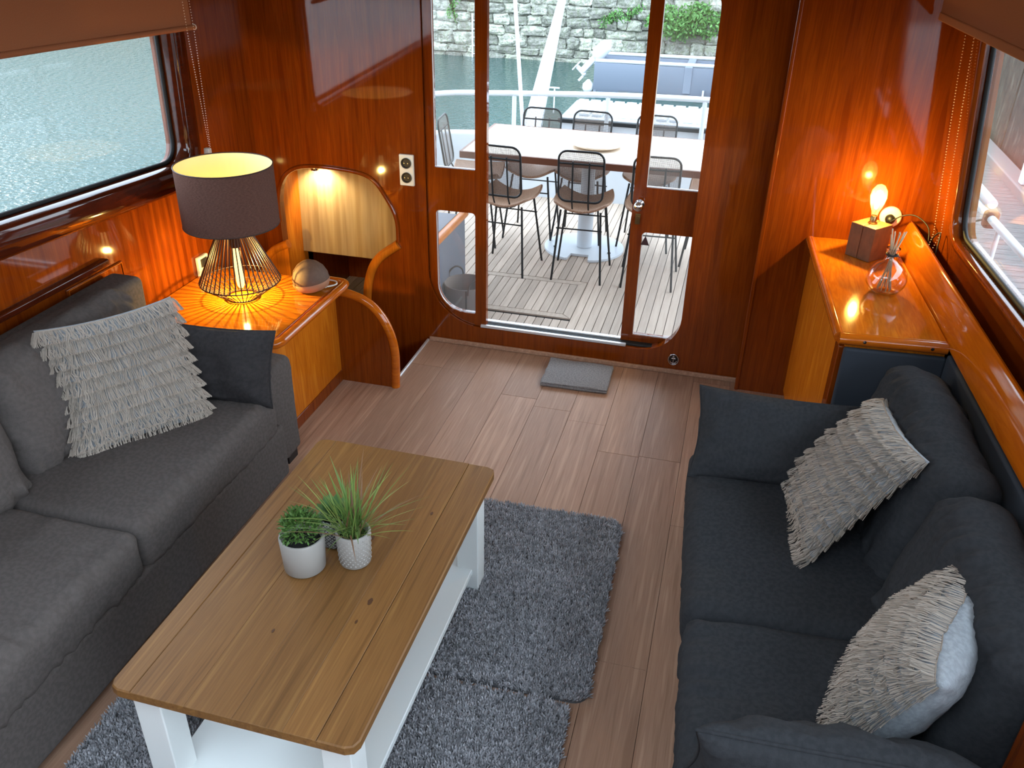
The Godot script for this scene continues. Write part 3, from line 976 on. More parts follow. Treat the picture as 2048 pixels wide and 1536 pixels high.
func table_lamp() -> void:
	var l := thing("table_lamp", "wire-cage table lamp with big dark drum shade on the corner cabinet", "lamp", T(Vector3(-2.105, 0.537, -3.20)))
	var g := G.new()
	var n := 44
	for k in n:
		var a := TAU * k / n
		var b := a + TAU * 3.0 / n
		var top := Vector3(0.045 * cos(a), 0.375, 0.045 * sin(a))
		var wide := Vector3(0.180 * cos(a), 0.085, 0.180 * sin(a))
		tube(g, [top, wide], 0.0028, 5)
		tube(g, [wide, Vector3(0.075 * cos(a), 0.006, 0.075 * sin(a))], 0.0022, 4)
	for rg in [[0.180, 0.085, 0.0032], [0.075, 0.005, 0.004], [0.045, 0.375, 0.003], [0.127, 0.046, 0.0018]]:
		var ring := []
		for s in 44:
			ring.append(Vector3(rg[0] * cos(TAU * s / 44), rg[1], rg[0] * sin(TAU * s / 44)))
		tube(g, ring, rg[2], 5, true)
	put(l, "wire_cage", g, M.wire)
	g = G.new()
	lathe(g, [Vector2(0, 0.245), Vector2(0.022, 0.245), Vector2(0.024, 0.26), Vector2(0.024, 0.345), Vector2(0.012, 0.36), Vector2(0.010, 0.40), Vector2(0, 0.40)], 18)
	put(l, "bulb_holder", g, M.wire)
	g = G.new()
	lathe(g, [Vector2(0, 0.045), Vector2(0.009, 0.048), Vector2(0.016, 0.06), Vector2(0.018, 0.08), Vector2(0.018, 0.22), Vector2(0.011, 0.245)], 16)
	put(l, "filament_tube", g, M.bulb)
	omni(l, Vector3(0, 0.15, 0), Color(1.0, 0.84, 0.46), 0.62, 0.003)
	# drum shade: outer cloth, lining, rims and spider
	g = G.new()
	lathe(g, [Vector2(0.207, 0.355), Vector2(0.207, 0.615)], 56)
	var sh := put(l, "shade", g, M.shade)
	g = G.new()
	lathe(g, [Vector2(0.2045, 0.614), Vector2(0.2045, 0.356)], 56)
	put(sh, "lining", g, M.shade_in)
	for rg in [[0.206, 0.355], [0.206, 0.615]]:
		g = G.new()
		var ring := []
		for s in 56:
			ring.append(Vector3(rg[0] * cos(TAU * s / 56), rg[1], rg[0] * sin(TAU * s / 56)))
		tube(g, ring, 0.0028, 5, true)
		put(sh, "rim", g, M.black)
	g = G.new()
	for k in 3:
		var a := TAU * k / 3.0 + 0.4
		tube(g, [Vector3(0, 0.40, 0), Vector3(0.204 * cos(a), 0.40, 0.204 * sin(a))], 0.002, 5)
	put(sh, "spider", g, M.wire)
	g = G.new()
	lathe(g, [Vector2(0, 0.40), Vector2(0.014, 0.40), Vector2(0.016, 0.43), Vector2(0.026, 0.46), Vector2(0.026, 0.475), Vector2(0.014, 0.49), Vector2(0, 0.492)], 18)
	put(l, "upper_bulb", g, glow(Color(1.0, 0.78, 0.45), 3.0))
	omni(l, Vector3(0, 0.465, 0), Color(1.0, 0.76, 0.44), 0.03, 0.02)
	# dome speaker and its white lead on the same cabinet
	var d := thing("dome_speaker", "rounded brown and grey dome speaker beside the table lamp", "speaker", T(Vector3(-1.835, 0.545, -3.375), E3(0, 20, 8)))
	g = G.new()
	lathe(g, [Vector2(0, 0.0), Vector2(0.058, 0.002), Vector2(0.075, 0.014), Vector2(0.086, 0.04), Vector2(0.085, 0.066), Vector2(0.072, 0.098), Vector2(0.05, 0.122), Vector2(0.025, 0.136), Vector2(0, 0.14)], 32)
	put(d, "body", g, tri(mat(Color.WHITE, 0.7), ntex(130, 0.02, [Color(0.33, 0.245, 0.19), Color(0.37, 0.275, 0.215)], [0.3, 0.7], 4, 256), Vector3(8, 8, 8)))
	g = G.new()
	lathe(g, [Vector2(0.060, 0.0), Vector2(0.078, 0.010), Vector2(0.0885, 0.036), Vector2(0.0875, 0.044), Vector2(0.077, 0.018), Vector2(0.060, 0.004)], 32)
	put(d, "rim", g, mat(Color(0.62, 0.44, 0.33), 0.5))
	var cb := thing("charging_lead", "short white charging lead with plug beside the dome speaker", "cable", T(Vector3(-1.77, 0.540, -3.44)))
	g = G.new()
	tube(g, curve([Vector3(-0.01, 0.004, 0.03), Vector3(0.02, 0.006, -0.005), Vector3(0.0, 0.006, -0.04), Vector3(-0.05, 0.006, -0.045)], 6), 0.004, 6)
	put(cb, "lead", g, M.white_plastic)
	g = G.new()
	rbox(g, Vector3(0.03, 0.014, 0.018), 0.004, T(Vector3(-0.025, 0.007, 0.035)))
	put(cb, "plug", g, M.white_plastic)
	# thermostat
	var th := thing("thermostat", "cream wall thermostat with grey display behind the table lamp", "thermostat", Transform3D(Basis(Vector3.UP, PI / 2), Vector3(-2.45, 0.575, -3.41)))
	g = G.new()
	rbox(g, Vector3(0.085, 0.10, 0.02), 0.006, T(Vector3(0, 0, 0.01)), 2)
	put(th, "case", g, M.white_plastic)
	g = G.new()
	rbox(g, Vector3(0.052, 0.042, 0.004), 0.001, T(Vector3(0, 0.018, 0.0205)))
	put(th, "display", g, mat(Color(0.22, 0.22, 0.2), 0.3))
	# double socket
	var so := thing("double_socket", "cream double wall socket with two black outlets beside the door", "socket", T(Vector3(-1.598, 0.954, ZA)))
	g = G.new()
	rbox(g, Vector3(0.078, 0.160, 0.014), 0.005, T(Vector3(0, 0, 0.007)), 2)
	put(so, "plate", g, M.white_plastic)
	for y in [-0.037, 0.037]:
		g = G.new()
		lathe(g, [Vector2(0, 0.002), Vector2(0.019, 0.002), Vector2(0.021, 0.006), Vector2(0.027, 0.007), Vector2(0.027, 0.0)].duplicate(), 24, T(Vector3(0, y, 0.013), E3(90, 0, 0)))
		var ot := put(so, "outlet", g, M.black)
		g = G.new()
		for sx in [-1.0, 1.0]:
			lathe(g, [Vector2(0, 0.0), Vector2(0.003, 0.0), Vector2(0.003, 0.003), Vector2(0, 0.003)], 8, T(Vector3(sx * 0.0095, y, 0.0155), E3(90, 0, 0)))
		put(ot, "contact", g, M.steel)

# ---------------------------------------------------------------- sofas
func fringe_pillow(label: String, xf: Transform3D, sz: Vector3, sd: int, rows := 9, back := 1.0) -> Node3D:
	var o := thing("fringed_pillow", label, "pillow", xf, "fringed throw pillows")
	var g := G.new()
	pillow(g, sz, Transform3D(), sd, 0.010, 30, back)
	put(o, "cover", g, M.linen)
	var noise := FastNoiseLite.new()
	noise.seed = sd; noise.frequency = 0.02; noise.fractal_octaves = 3
	var r := RandomNumberGenerator.new()
	r.seed = sd
	for row in rows + 1:
		g = G.new()
		var cols := PackedColorArray()
		var w0 := 0.97 - 1.86 * row / rows
		var cnt := 270
		for k in cnt:
			var u := sin(PI * 0.497 * (-1.0 + 2.0 * clampf((k + r.randf_range(-0.4, 0.4)) / (cnt - 1), 0.0, 1.0)))
			var ln := r.randf_range(0.93, 1.05) * sz.y / rows * 0.96
			var sway := r.randf_range(-0.004, 0.004)
			var pr := []
			for s in 4:
				var drop := w0 - (ln * s / 3.0) / (sz.y * 0.5)
				var wc := clampf(drop, -0.992, 0.992)
				var p := pillow_pos(u, wc, sz, 1.0, noise, 0.010)
				var du := pillow_pos(minf(u + 0.004, 0.9999), wc, sz, 1.0, noise, 0.010) - pillow_pos(maxf(u - 0.004, -0.9999), wc, sz, 1.0, noise, 0.010)
				var nrm := Vector3(-du.z, 0, du.x).normalized()
				var lift := 0.003 + 0.027 * pow(s / 3.0, 0.8) + r.randf_range(0.0, 0.004)
				p += nrm * lift
				p.x += sway * s / 3.0
				if drop < -0.992:
					p.y -= (-0.992 - drop) * sz.y * 0.5
				pr.append(p)
			var tone := r.randf_range(0.70, 1.10)
			var hw := r.randf_range(0.0009, 0.0015)
			for s in 3:
				var a: Vector3 = pr[s]
				var b: Vector3 = pr[s + 1]
				var sd2 := Vector3(hw, 0, r.randf_range(-0.0006, 0.0006))
				g.flat4(b - sd2, b + sd2, a + sd2, a - sd2)
				for q in 4: cols.append(Color(tone, tone, tone))
		# stitched tape that carries the strands
		for k in 40:
			var p0 := pillow_pos(-0.985 + 1.97 * k / 40.0, w0, sz, 1.0, noise, 0.010) + Vector3(0, 0, 0.005)
			var p1 := pillow_pos(-0.985 + 1.97 * (k + 1) / 40.0, w0, sz, 1.0, noise, 0.010) + Vector3(0, 0, 0.005)
			var up := Vector3(0, 0.0028, 0)
			g.flat4(p0 - up, p1 - up, p1 + up, p0 + up)
			for q in 4: cols.append(Color(0.92, 0.92, 0.92))
		var a := []
		a.resize(Mesh.ARRAY_MAX)
		a[Mesh.ARRAY_VERTEX] = g.v; a[Mesh.ARRAY_NORMAL] = g.n; a[Mesh.ARRAY_INDEX] = g.i; a[Mesh.ARRAY_COLOR] = cols
		var m := ArrayMesh.new()
		m.add_surface_from_arrays(Mesh.PRIMITIVE_TRIANGLES, a)
		put(o, "fringe_row", m, M.fringe)
	return o

func plain_pillow(label: String, xf: Transform3D, sz: Vector3, sd: int, m: Material, group := "") -> void:
	var o := thing("throw_pillow", label, "pillow", xf, group)
	var g := G.new()
	pillow(g, sz, Transform3D(), sd, 0.016)
	put(o, "cover", g, m)
	g = G.new()
	var noise := FastNoiseLite.new()
	var ring := []
	for e in [[-1, -1, 1, -1], [1, -1, 1, 1], [1, 1, -1, 1], [-1, 1, -1, -1]]:
		for s in 14:
			var t := s / 14.0
			ring.append(pillow_pos(lerpf(e[0], e[2], t), lerpf(e[1], e[3], t), sz, 1.0, noise, 0.0))
	tube(g, ring, 0.0045, 6, true)
	put(o, "piping", g, m)

func seam_line(parent: Node, pts: Array, r := 0.0022) -> void:
	var g := G.new()
	tube(g, pts, r, 5)
	put(parent, "seam", g, M.seam)

func port_sofa() -> void:
	var s := thing("sofa", "warm grey fabric sofa under the water-side window", "sofa", T(Vector3(-2.05, 0, -1.8)))
	var m: Material = M.sofa
	var g := G.new()
	cushion(g, Vector3(0.79, 0.245, 1.95), 0.02, Vector3(0, 0, 0), 0.001, 4, T(Vector3(0.035, 0.155, 0.15)), 10)
	put(s, "base", g, m)
	g = G.new()
	cushion(g, Vector3(0.78, 0.455, 0.21), 0.028, Vector3(0.006, 0.01, 0.004), 0.002, 5, T(Vector3(0.0, 0.275, -0.905)), 12)
	var arm := put(s, "arm", g, m)
	seam_line(arm, [Vector3(0.391, 0.07, -0.802), Vector3(0.392, 0.49, -0.802)])
	g = G.new()
	cushion(g, Vector3(0.15, 0.72, 2.1), 0.03, Vector3(0.005, 0.0, 0), 0.002, 6, T(Vector3(-0.305, 0.43, 0.07)), 10)
	put(s, "backrest", g, m)
	for k in 2:
		g = G.new()
		cushion(g, Vector3(0.76, 0.185, 0.865), 0.04, Vector3(0.002, 0.016, 0.004), [0.0028, 0.0055][k], 10 + k, T(Vector3(0.055, 0.345, -0.355 + 0.87 * k)), 54)
		put(s, "seat_cushion", g, m)
	for k in 3:
		g = G.new()
		cushion(g, Vector3(0.21, 0.45, [0.74, 0.78, 0.7][k]), 0.075, Vector3(0.045, 0.01, 0.006), 0.012, 20 + k, T(Vector3(-0.175, 0.605, [-0.42, 0.36, 1.1][k]), E3(0, [0, -3, 0][k], 15)), 26)
		put(s, "back_cushion", g, m)
	for p in [Vector3(0.34, 0.03, -0.96), Vector3(-0.3, 0.03, -0.96)]:
		g = G.new()
		rbox(g, Vector3(0.06, 0.062, 0.08), 0.004, T(p))
		put(s, "foot", g, M.black)
	# ledge of glossy wood behind the sofa back
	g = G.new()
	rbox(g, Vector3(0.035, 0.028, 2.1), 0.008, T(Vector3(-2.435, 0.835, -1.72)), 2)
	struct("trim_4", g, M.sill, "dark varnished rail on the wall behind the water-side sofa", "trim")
	g = G.new()
	var hatch := thing("wall_panel", "small framed access panel in the wall beside the sofa back", "panel", T(Vector3(-2.448, 0.70, -2.70)))
	rbox(g, Vector3(0.012, 0.20, 0.34), 0.003)
	put(hatch, "board", g, M.wall)
	g = G.new()
	tube(g, [Vector3(0.008, 0.095, -0.16), Vector3(0.008, 0.095, 0.16), Vector3(0.008, -0.095, 0.16), Vector3(0.008, -0.095, -0.16)], 0.003, 6, true)
	put(hatch, "bead", g, M.cap)
	# pillows
	fringe_pillow("light grey fringed pillow leaning on the water-side sofa", basis_from(Vector3(-1.995, 0.645, -2.24), Vector3(0.235, 0, -0.34), Vector3(-0.13, 0.36, -0.09)), Vector3(0.47, 0.47, 0.16), 71, 9, 0.5)
	plain_pillow("dark charcoal lumbar pillow against the arm beside the lamp cabinet", basis_from(Vector3(-1.835, 0.56, -2.545), Vector3(1, 0, -0.10), Vector3(0.0, 0.9, -0.35)), Vector3(0.47, 0.30, 0.17), 72, M.pillow_dark)

# x axis along row, y axis towards top; both made square
func basis_from(at: Vector3, x: Vector3, y: Vector3) -> Transform3D:
	x = x.normalized()
	y = (y - x * y.dot(x)).normalized()
	return Transform3D(Basis(x, y, x.cross(y)), at)

func star_xf(at: Vector3, x: Vector3, y: Vector3) -> Transform3D:
	return RX(Vector3.ZERO) * basis_from(at, x, y)

func starboard_sofa() -> void:
	var s := thing("sofa", "charcoal fabric sofa under the dock-side window", "sofa", RX(Vector3(0, 0, 0)))
	var m: Material = M.sofa_dark
	var g := G.new()
	cushion(g, Vector3(0.80, 0.225, 1.95), 0.02, Vector3(), 0.001, 31, T(Vector3(-0.065, 0.165, 2.06)), 10)
	put(s, "base", g, m)
	for k in 2:
		g = G.new()
		cushion(g, Vector3(0.20, 0.50, 0.0) + Vector3(0.58, 0, 0.18), 0.04, Vector3(0.004, 0.01, 0.004), 0.003, 33 + k, T(Vector3(-0.075, 0.30, [1.165, 2.97][k])), 12)
		put(s, "arm", g, m)
	for k in 2:
		g = G.new()
		cushion(g, Vector3(0.80, 0.185, 0.85), 0.05, Vector3(0.003, 0.016, 0.004), [0.0025, 0.0055][k], 40 + k, T(Vector3(-0.095, 0.345, 1.675 + 0.855 * k)), 54)
		put(s, "seat_cushion", g, m)
	for k in 2:
		g = G.new()
		cushion(g, Vector3(0.20, 0.46, [0.72, 0.64][k]), 0.075, Vector3(0.03, 0.012, 0.006), 0.0085, 50 + k, T(Vector3(0.175, 0.60, [1.52, 2.215][k]), E3(0, 0, -14)), 44)
		put(s, "back_cushion", g, m)
	for p in [Vector3(-0.42, 0.03, 1.12), Vector3(-0.42, 0.03, 2.9)]:
		g = G.new()
		rbox(g, Vector3(0.06, 0.062, 0.06), 0.004, T(p))
		put(s, "foot", g, M.black)
	# padded boards on the cabinet end and along the hull
	g = G.new()
	rbox(g, Vector3(0.345, 0.74, 0.025), 0.010, RX(Vector3(0.172, 0.42, 1.035)), 2)
	single("padded_panel", "grey padded panel on the end of the long cabinet", "panel", g, M.grey_panel)
	g = G.new()
	rbox(g, Vector3(0.03, 0.72, 1.48), 0.010, RX(Vector3(0.352, 0.45, 1.79)), 2)
	single("padded_panel", "long grey padded panel on the hull behind the charcoal sofa", "panel", g, M.grey_panel)
	# pillows
	plain_pillow("charcoal lumbar pillow leaning on the arm beside the long cabinet", star_xf(Vector3(-0.215, 0.545, 1.335), Vector3(1, 0, 0.05), Vector3(0.03, 0.62, -0.62)), Vector3(0.56, 0.33, 0.17), 73, M.sofa_dark, "lumbar pillows on the charcoal sofa")
	plain_pillow("charcoal lumbar pillow at the end of the charcoal sofa beyond the tilted fringed pillow", star_xf(Vector3(-0.19, 0.575, 2.68), Vector3(1, 0.0, 0.0), Vector3(0, 0.8, 0.35)), Vector3(0.60, 0.34, 0.19), 74, M.sofa_dark, "lumbar pillows on the charcoal sofa")
	fringe_pillow("grey fringed pillow leaning on the charcoal sofa's back beside the lumbar pillow", star_xf(Vector3(-0.02, 0.605, 1.59), Vector3(0.05, 0.13, 1.0), Vector3(0.22, 0.30, -0.12)), Vector3(0.46, 0.46, 0.16), 75, 9, 0.25)
	fringe_pillow("grey fringed pillow turned sideways with its pale plain back showing", star_xf(Vector3(0.03, 0.60, 2.34), Vector3(-0.47, 0.0, 0.85), Vector3(0.11, 0.30, 0.06)), Vector3(0.50, 0.44, 0.20), 76)
	# wooden end piece beyond the sofa
	var e := thing("end_cabinet", "orange wooden cabinet end beside the charcoal sofa", "cabinet", RX(Vector3(0.27, 0, 2.56)))
	g = G.new()
	rbox(g, Vector3(0.20, 0.76, 0.40), 0.01, T(Vector3(0, 0.38, 0.20)), 2)
	put(e, "body", g, M.wall)
	g = G.new()
	rbox(g, Vector3(0.22, 0.03, 0.42), 0.012, T(Vector3(0, 0.775, 0.20)), 2)
	put(e, "top", g, M.cap)

# ---------------------------------------------------------------- long starboard cabinet and what stands on it
func starboard_cabinet() -> void:
	var c := thing("long_cabinet", "honey wood cabinet with glossy top along the dock-side wall", "cabinet", RX(Vector3.ZERO))
	var g := G.new()
	rbox(g, Vector3(0.34, 0.80, 1.02), 0.004, T(Vector3(0.175, 0.40, 0.505)))
	put(c, "body", g, M.honey)
	for k in 2:
		g = G.new()
		var z0: float = [0.012, 0.408][k]
		var z1: float = [0.402, 0.935][k]
		rbox(g, Vector3(0.018, 0.74, z1 - z0), 0.004, T(Vector3(-0.003, 0.405, (z0 + z1) * 0.5)))
		put(c, "door", g, M.honey)
	g = G.new()
	rbox(g, Vector3(0.024, 0.77, 0.075), 0.004, T(Vector3(-0.003, 0.40, 0.982)))
	put(c, "corner_post", g, M.wall)
	g = G.new()
	rbox(g, Vector3(0.362, 0.032, 1.03), 0.006, T(Vector3(0.158, 0.827, 0.512)))
	put(c, "top", g, M.honey_long)
	g = G.new()
	tube(g, [Vector3(-0.022, 0.825, 0.0), Vector3(-0.022, 0.825, 1.03)], 0.0205, 12)
	tube(g, [Vector3(-0.024, 0.823, 1.034), Vector3(0.338, 0.823, 1.034)], 0.021, 12)
	put(c, "nosing", g, M.nosing)
	for x in [0.06, 0.285]:
		g = G.new()
		lathe(g, [Vector2(0.006, 0), Vector2(0.006, 0.003), Vector2(0, 0.004)], 10, T(Vector3(x, 0.825, 1.0535), E3(90, 0, 0)))
		put(c, "screw", g, M.steel)
	# board between top and window, with the dark slot behind it
	g = G.new()
	var prof := [Vector2(0.338, 0.836), Vector2(0.374, 0.952), Vector2(0.382, 0.958), Vector2(0.392, 0.954), Vector2(0.392, 0.822), Vector2(0.342, 0.822)]
	extr(g, poly2(prof), 3.6, RX(Vector3(0, 0, 1.8)))
	struct("trim_5", g, M.cap, "sloping orange board between the cabinet top and the window slot", "trim")
	g = G.new()
	rbox(g, Vector3(0.14, 0.05, 3.6), 0.004, RX(Vector3(0.45, 0.80, 1.8)))
	struct("trim_6", g, M.wall, "dark bottom of the slot under the dock-side window", "trim")
	# block lamp
	var l := thing("block_lamp", "wooden block lamp with a bare glowing filament bulb on the long cabinet", "lamp", RX(Vector3(0.182, 0.844, 0.205), E3(0, 45, 0)))
	g = G.new()
	var bw := tri(mat(Color.WHITE, 0.6), ntex(140, 0.02, [Color(0.34, 0.19, 0.10), Color(0.45, 0.27, 0.15), Color(0.38, 0.22, 0.12)], [0.2, 0.5, 0.8], 4, 256), Vector3(3, 1.2, 3))
	rbox(g, Vector3(0.12, 0.147, 0.058), 0.003, T(Vector3(0, 0.0735, 0.031)))
	rbox(g, Vector3(0.12, 0.147, 0.058), 0.003, T(Vector3(0, 0.0735, -0.031)))
	rbox(g, Vector3(0.112, 0.144, 0.01), 0.001, T(Vector3(0, 0.072, 0)))
	put(l, "block", g, bw)
	g = G.new()
	lathe(g, [Vector2(0.019, 0.145), Vector2(0.019, 0.152), Vector2(0.014, 0.154), Vector2(0.0135, 0.178), Vector2(0.010, 0.182)], 16)
	put(l, "bulb_socket", g, M.brass)
	g = G.new()
	lathe(g, [Vector2(0.012, 0.180), Vector2(0.016, 0.20), Vector2(0.028, 0.232), Vector2(0.034, 0.262), Vector2(0.030, 0.290), Vector2(0.016, 0.310), Vector2(0, 0.316)], 20)
	put(l, "glass_bulb", g, M.clear_bulb)
	g = G.new()
	lathe(g, [Vector2(0.0, 0.205), Vector2(0.008, 0.212), Vector2(0.014, 0.24), Vector2(0.016, 0.262), Vector2(0.012, 0.285), Vector2(0, 0.293)], 14)
	put(l, "filament", g, M.bulb2)
	omni(l, Vector3(0, 0.25, 0), Color(1.0, 0.84, 0.44), 0.42, 0.012)
	# diffuser bottle
	var b := thing("reed_diffuser", "round glass bottle with reed sticks tied by dark twine", "diffuser", RX(Vector3(0.188, 0.845, 0.615)))
	g = G.new()
	lathe(g, [Vector2(0, 0.002), Vector2(0.035, 0.002), Vector2(0.058, 0.014), Vector2(0.073, 0.04), Vector2(0.076, 0.062), Vector2(0.070, 0.088), Vector2(0.052, 0.114), Vector2(0.030, 0.130), Vector2(0.020, 0.142), Vector2(0.019, 0.165), Vector2(0.026, 0.178), Vector2(0.026, 0.183), Vector2(0.020, 0.182), Vector2(0.0155, 0.165), Vector2(0.0165, 0.142), Vector2(0.027, 0.1275), Vector2(0.0495, 0.111), Vector2(0.067, 0.087), Vector2(0.0725, 0.062), Vector2(0.0695, 0.042), Vector2(0.055, 0.0175), Vector2(0.034, 0.006), Vector2(0, 0.006)], 40)
	var gm := mat(Color(0.97, 0.95, 0.95, 0.0), 0.0)
	gm.refraction_enabled = true; gm.refraction_scale = 0.05
	gm.transparency = BaseMaterial3D.TRANSPARENCY_ALPHA
	put(b, "glass_bottle", g, gm)
	for k in 9:
		g = G.new()
		var a := TAU * k / 9.0
		tube(g, [Vector3(0.026 * cos(a + 2.2), 0.012, 0.026 * sin(a + 2.2)), Vector3(0.007 * cos(a), 0.16, 0.007 * sin(a)), Vector3(0.026 * cos(a - 0.5) + 0.004, 0.245 + 0.01 * sin(k * 2.3), 0.026 * sin(a - 0.5))], 0.0026, 6)
		put(b, "reed", g, mat(Color(0.72, 0.62, 0.50), 0.8))
	g = G.new()
	for y in [0.156, 0.160]:
		var ring := []
		for q in 16: ring.append(Vector3(0.0215 * cos(TAU * q / 16), y, 0.0215 * sin(TAU * q / 16)))
		tube(g, ring, 0.0022, 5, true)
	tube(g, curve([Vector3(0.0, 0.158, 0.022), Vector3(0.012, 0.165, 0.034), Vector3(0.022, 0.158, 0.030)], 4), 0.0018, 5)
	tube(g, curve([Vector3(0.0, 0.158, 0.022), Vector3(-0.012, 0.163, 0.034), Vector3(-0.022, 0.154, 0.030)], 4), 0.0018, 5)
	put(b, "twine", g, M.black)
	# round wall outlet with its plug
	var so := thing("round_socket", "round cream wall socket with a black plug beside the block lamp", "socket", T(Vector3(0.712, 0.969, ZR)))
	g = G.new()
	lathe(g, [Vector2(0.046, 0), Vector2(0.046, 0.010), Vector2(0.040, 0.016), Vector2(0.024, 0.018), Vector2(0.0, 0.018)], 32, T(Vector3.ZERO, E3(90, 0, 0)))
	put(so, "plate", g, M.white_plastic)
	g = G.new()
	lathe(g, [Vector2(0.020, 0.016), Vector2(0.021, 0.034), Vector2(0.012, 0.048), Vector2(0, 0.05)], 20, T(Vector3(-0.004, -0.004, 0), E3(90, 0, 0)))
	put(so, "plug", g, M.black)
	var cd := single("power_cord", "thin black power cord running from the round socket behind the board", "cord", cord(), M.black)
	cd.position = Vector3.ZERO

func cord() -> G:
	var g := G.new()
	tube(g, curve([Vector3(0.708, 0.960, ZR + 0.048), Vector3(0.75, 0.995, ZR + 0.06), Vector3(0.80, 1.005, ZR + 0.08), Vector3(0.845, 0.98, ZR + 0.14), Vector3(0.850, 0.93, ZR + 0.19), Vector3(0.855, 0.86, ZR + 0.2)], 8), 0.003, 6)
	tube(g, curve([Vector3(0.845, 0.86, ZR + 0.21), Vector3(0.850, 0.96, ZR + 0.24), Vector3(0.868, 1.0, ZR + 0.27), Vector3(0.862, 0.95, ZR + 0.31), Vector3(0.858, 0.87, ZR + 0.33)], 8), 0.003, 6)
	return g

# ---------------------------------------------------------------- coffee table
func coffee_table() -> void:
	var t := thing("coffee_table", "oak-topped coffee table with white legs and lower shelf on the rug", "coffee table", T(Vector3(-0.957, 0.010, -1.715), E3(0, -0.36, 0)))
	var L := 1.150
	var W := 0.652
	var xs := [-0.326, -0.262, -0.115, 0.012, 0.142, 0.228, 0.326]
	for k in 6:
		var g := G.new()
		var x0: float = xs[k]
		var x1: float = xs[k + 1]
		var r := 0.028
		var poly := PackedVector2Array()
		if k == 0:
			poly = poly2([Vector2(x1, -L / 2), Vector2(x1, L / 2), Vector2(x0 + r, L / 2), Vector2(x0 + r * 0.3, L / 2 - r * 0.3), Vector2(x0, L / 2 - r), Vector2(x0, -L / 2 + r), Vector2(x0 + r * 0.3, -L / 2 + r * 0.3), Vector2(x0 + r, -L / 2)])
		elif k == 5:
			poly = poly2([Vector2(x0, -L / 2), Vector2(x1 - r, -L / 2), Vector2(x1 - r * 0.3, -L / 2 + r * 0.3), Vector2(x1, -L / 2 + r), Vector2(x1, L / 2 - r), Vector2(x1 - r * 0.3, L / 2 - r * 0.3), Vector2(x1 - r, L / 2), Vector2(x0, L / 2)])
		else:
			poly = poly2([Vector2(x0, -L / 2), Vector2(x1, -L / 2), Vector2(x1, L / 2), Vector2(x0, L / 2)])
		board(g, poly, 0.026, 0.0035 if k in [0, 5] else 0.0012)
		put(t, "board", g, M.oak[[1, 3, 0, 2, 1, 3][k]], T(Vector3(0, 0.444, 0)))
	for sx in [-1.0, 1.0]:
		for sz in [-1.0, 1.0]:
			var g := G.new()
			rbox(g, Vector3(0.078, 0.444, 0.078), 0.004, T(Vector3(sx * 0.255, 0.222, sz * 0.503)), 2)
			put(t, "leg", g, M.white_paint)
	for a in [[Vector3(0.44, 0.055, 0.02), Vector3(0, 0.414, 0.52)], [Vector3(0.44, 0.055, 0.02), Vector3(0, 0.414, -0.52)], [Vector3(0.02, 0.055, 0.94), Vector3(0.272, 0.414, 0)], [Vector3(0.02, 0.055, 0.94), Vector3(-0.272, 0.414, 0)]]:
		var g := G.new()
		rbox(g, a[0], 0.003, T(a[1]))
		put(t, "apron", g, M.white_paint)
	var g := G.new()
	rbox(g, Vector3(0.545, 0.024, 1.09), 0.004, T(Vector3(0, 0.088, 0)), 2)
	put(t, "shelf", g, M.white_paint)
	# knots in the oak
	for a in [[0.17, 0.13, 0.011], [0.20, -0.28, 0.007], [0.07, -0.12, 0.008], [-0.03, 0.30, 0.006], [0.165, 0.21, 0.006]]:
		g = G.new()
		var pts := PackedVector2Array()
		for q in 14:
			var an := TAU * q / 14
			pts.append(Vector2(a[2] * 0.55 * cos(an) * (1.0 + 0.2 * sin(q * 2.1)), a[2] * 1.25 * sin(an)))
		extr(g, pts, 0.0016, T(Vector3(a[0], 0.4700, a[1]), E3(-90, 0, 0)))
		put(t, "knot", g, M.knot)

# flat board from an outline in x-z, thickness along y, eased edge on top
func board(g: G, poly: PackedVector2Array, th: float, ease: float) -> void:
	if Geometry2D.is_polygon_clockwise(poly): poly.reverse()
	var c := Vector2.ZERO
	for p in poly: c += p
	c /= poly.size()
	var inner := Geometry2D.offset_polygon(poly, -ease, Geometry2D.JOIN_MITER)
	var top: PackedVector2Array = inner[0] if inner.size() > 0 and inner[0].size() == poly.size() else poly
	if top.size() == poly.size():
		# line the two outlines up
		var best := 0
		for s in poly.size():
			if top[s].distance_to(poly[0]) < top[best].distance_to(poly[0]): best = s
		var sh := PackedVector2Array()
		for s in poly.size(): sh.append(top[(s + best) % poly.size()])
		top = sh
	var cnt := poly.size()
	for k in cnt:
		var k2 := (k + 1) % cnt
		g.flat4(Vector3(poly[k2].x, 0, poly[k2].y), Vector3(poly[k].x, 0, poly[k].y), Vector3(poly[k].x, th - ease, poly[k].y), Vector3(poly[k2].x, th - ease, poly[k2].y))
		g.flat4(Vector3(poly[k2].x, th - ease, poly[k2].y), Vector3(poly[k].x, th - ease, poly[k].y), Vector3(top[k].x, th, top[k].y), Vector3(top[k2].x, th, top[k2].y))
	var tr := Geometry2D.triangulate_polygon(top)
	for q in range(0, tr.size(), 3):
		var a := top[tr[q]]; var b := top[tr[q + 1]]; var d := top[tr[q + 2]]
		var f := (b - a).cross(d - a) > 0.0
		for y in [th, 0.0]:
			var ids := []
			for p in [a, b, d]:
				ids.append(g.vert(Vector3(p.x, y, p.y), Vector3(0, 1 if y > 0 else -1, 0)))
			if f == (y > 0): g.tri(ids[0], ids[2], ids[1])
			else: g.tri(ids[0], ids[1], ids[2])

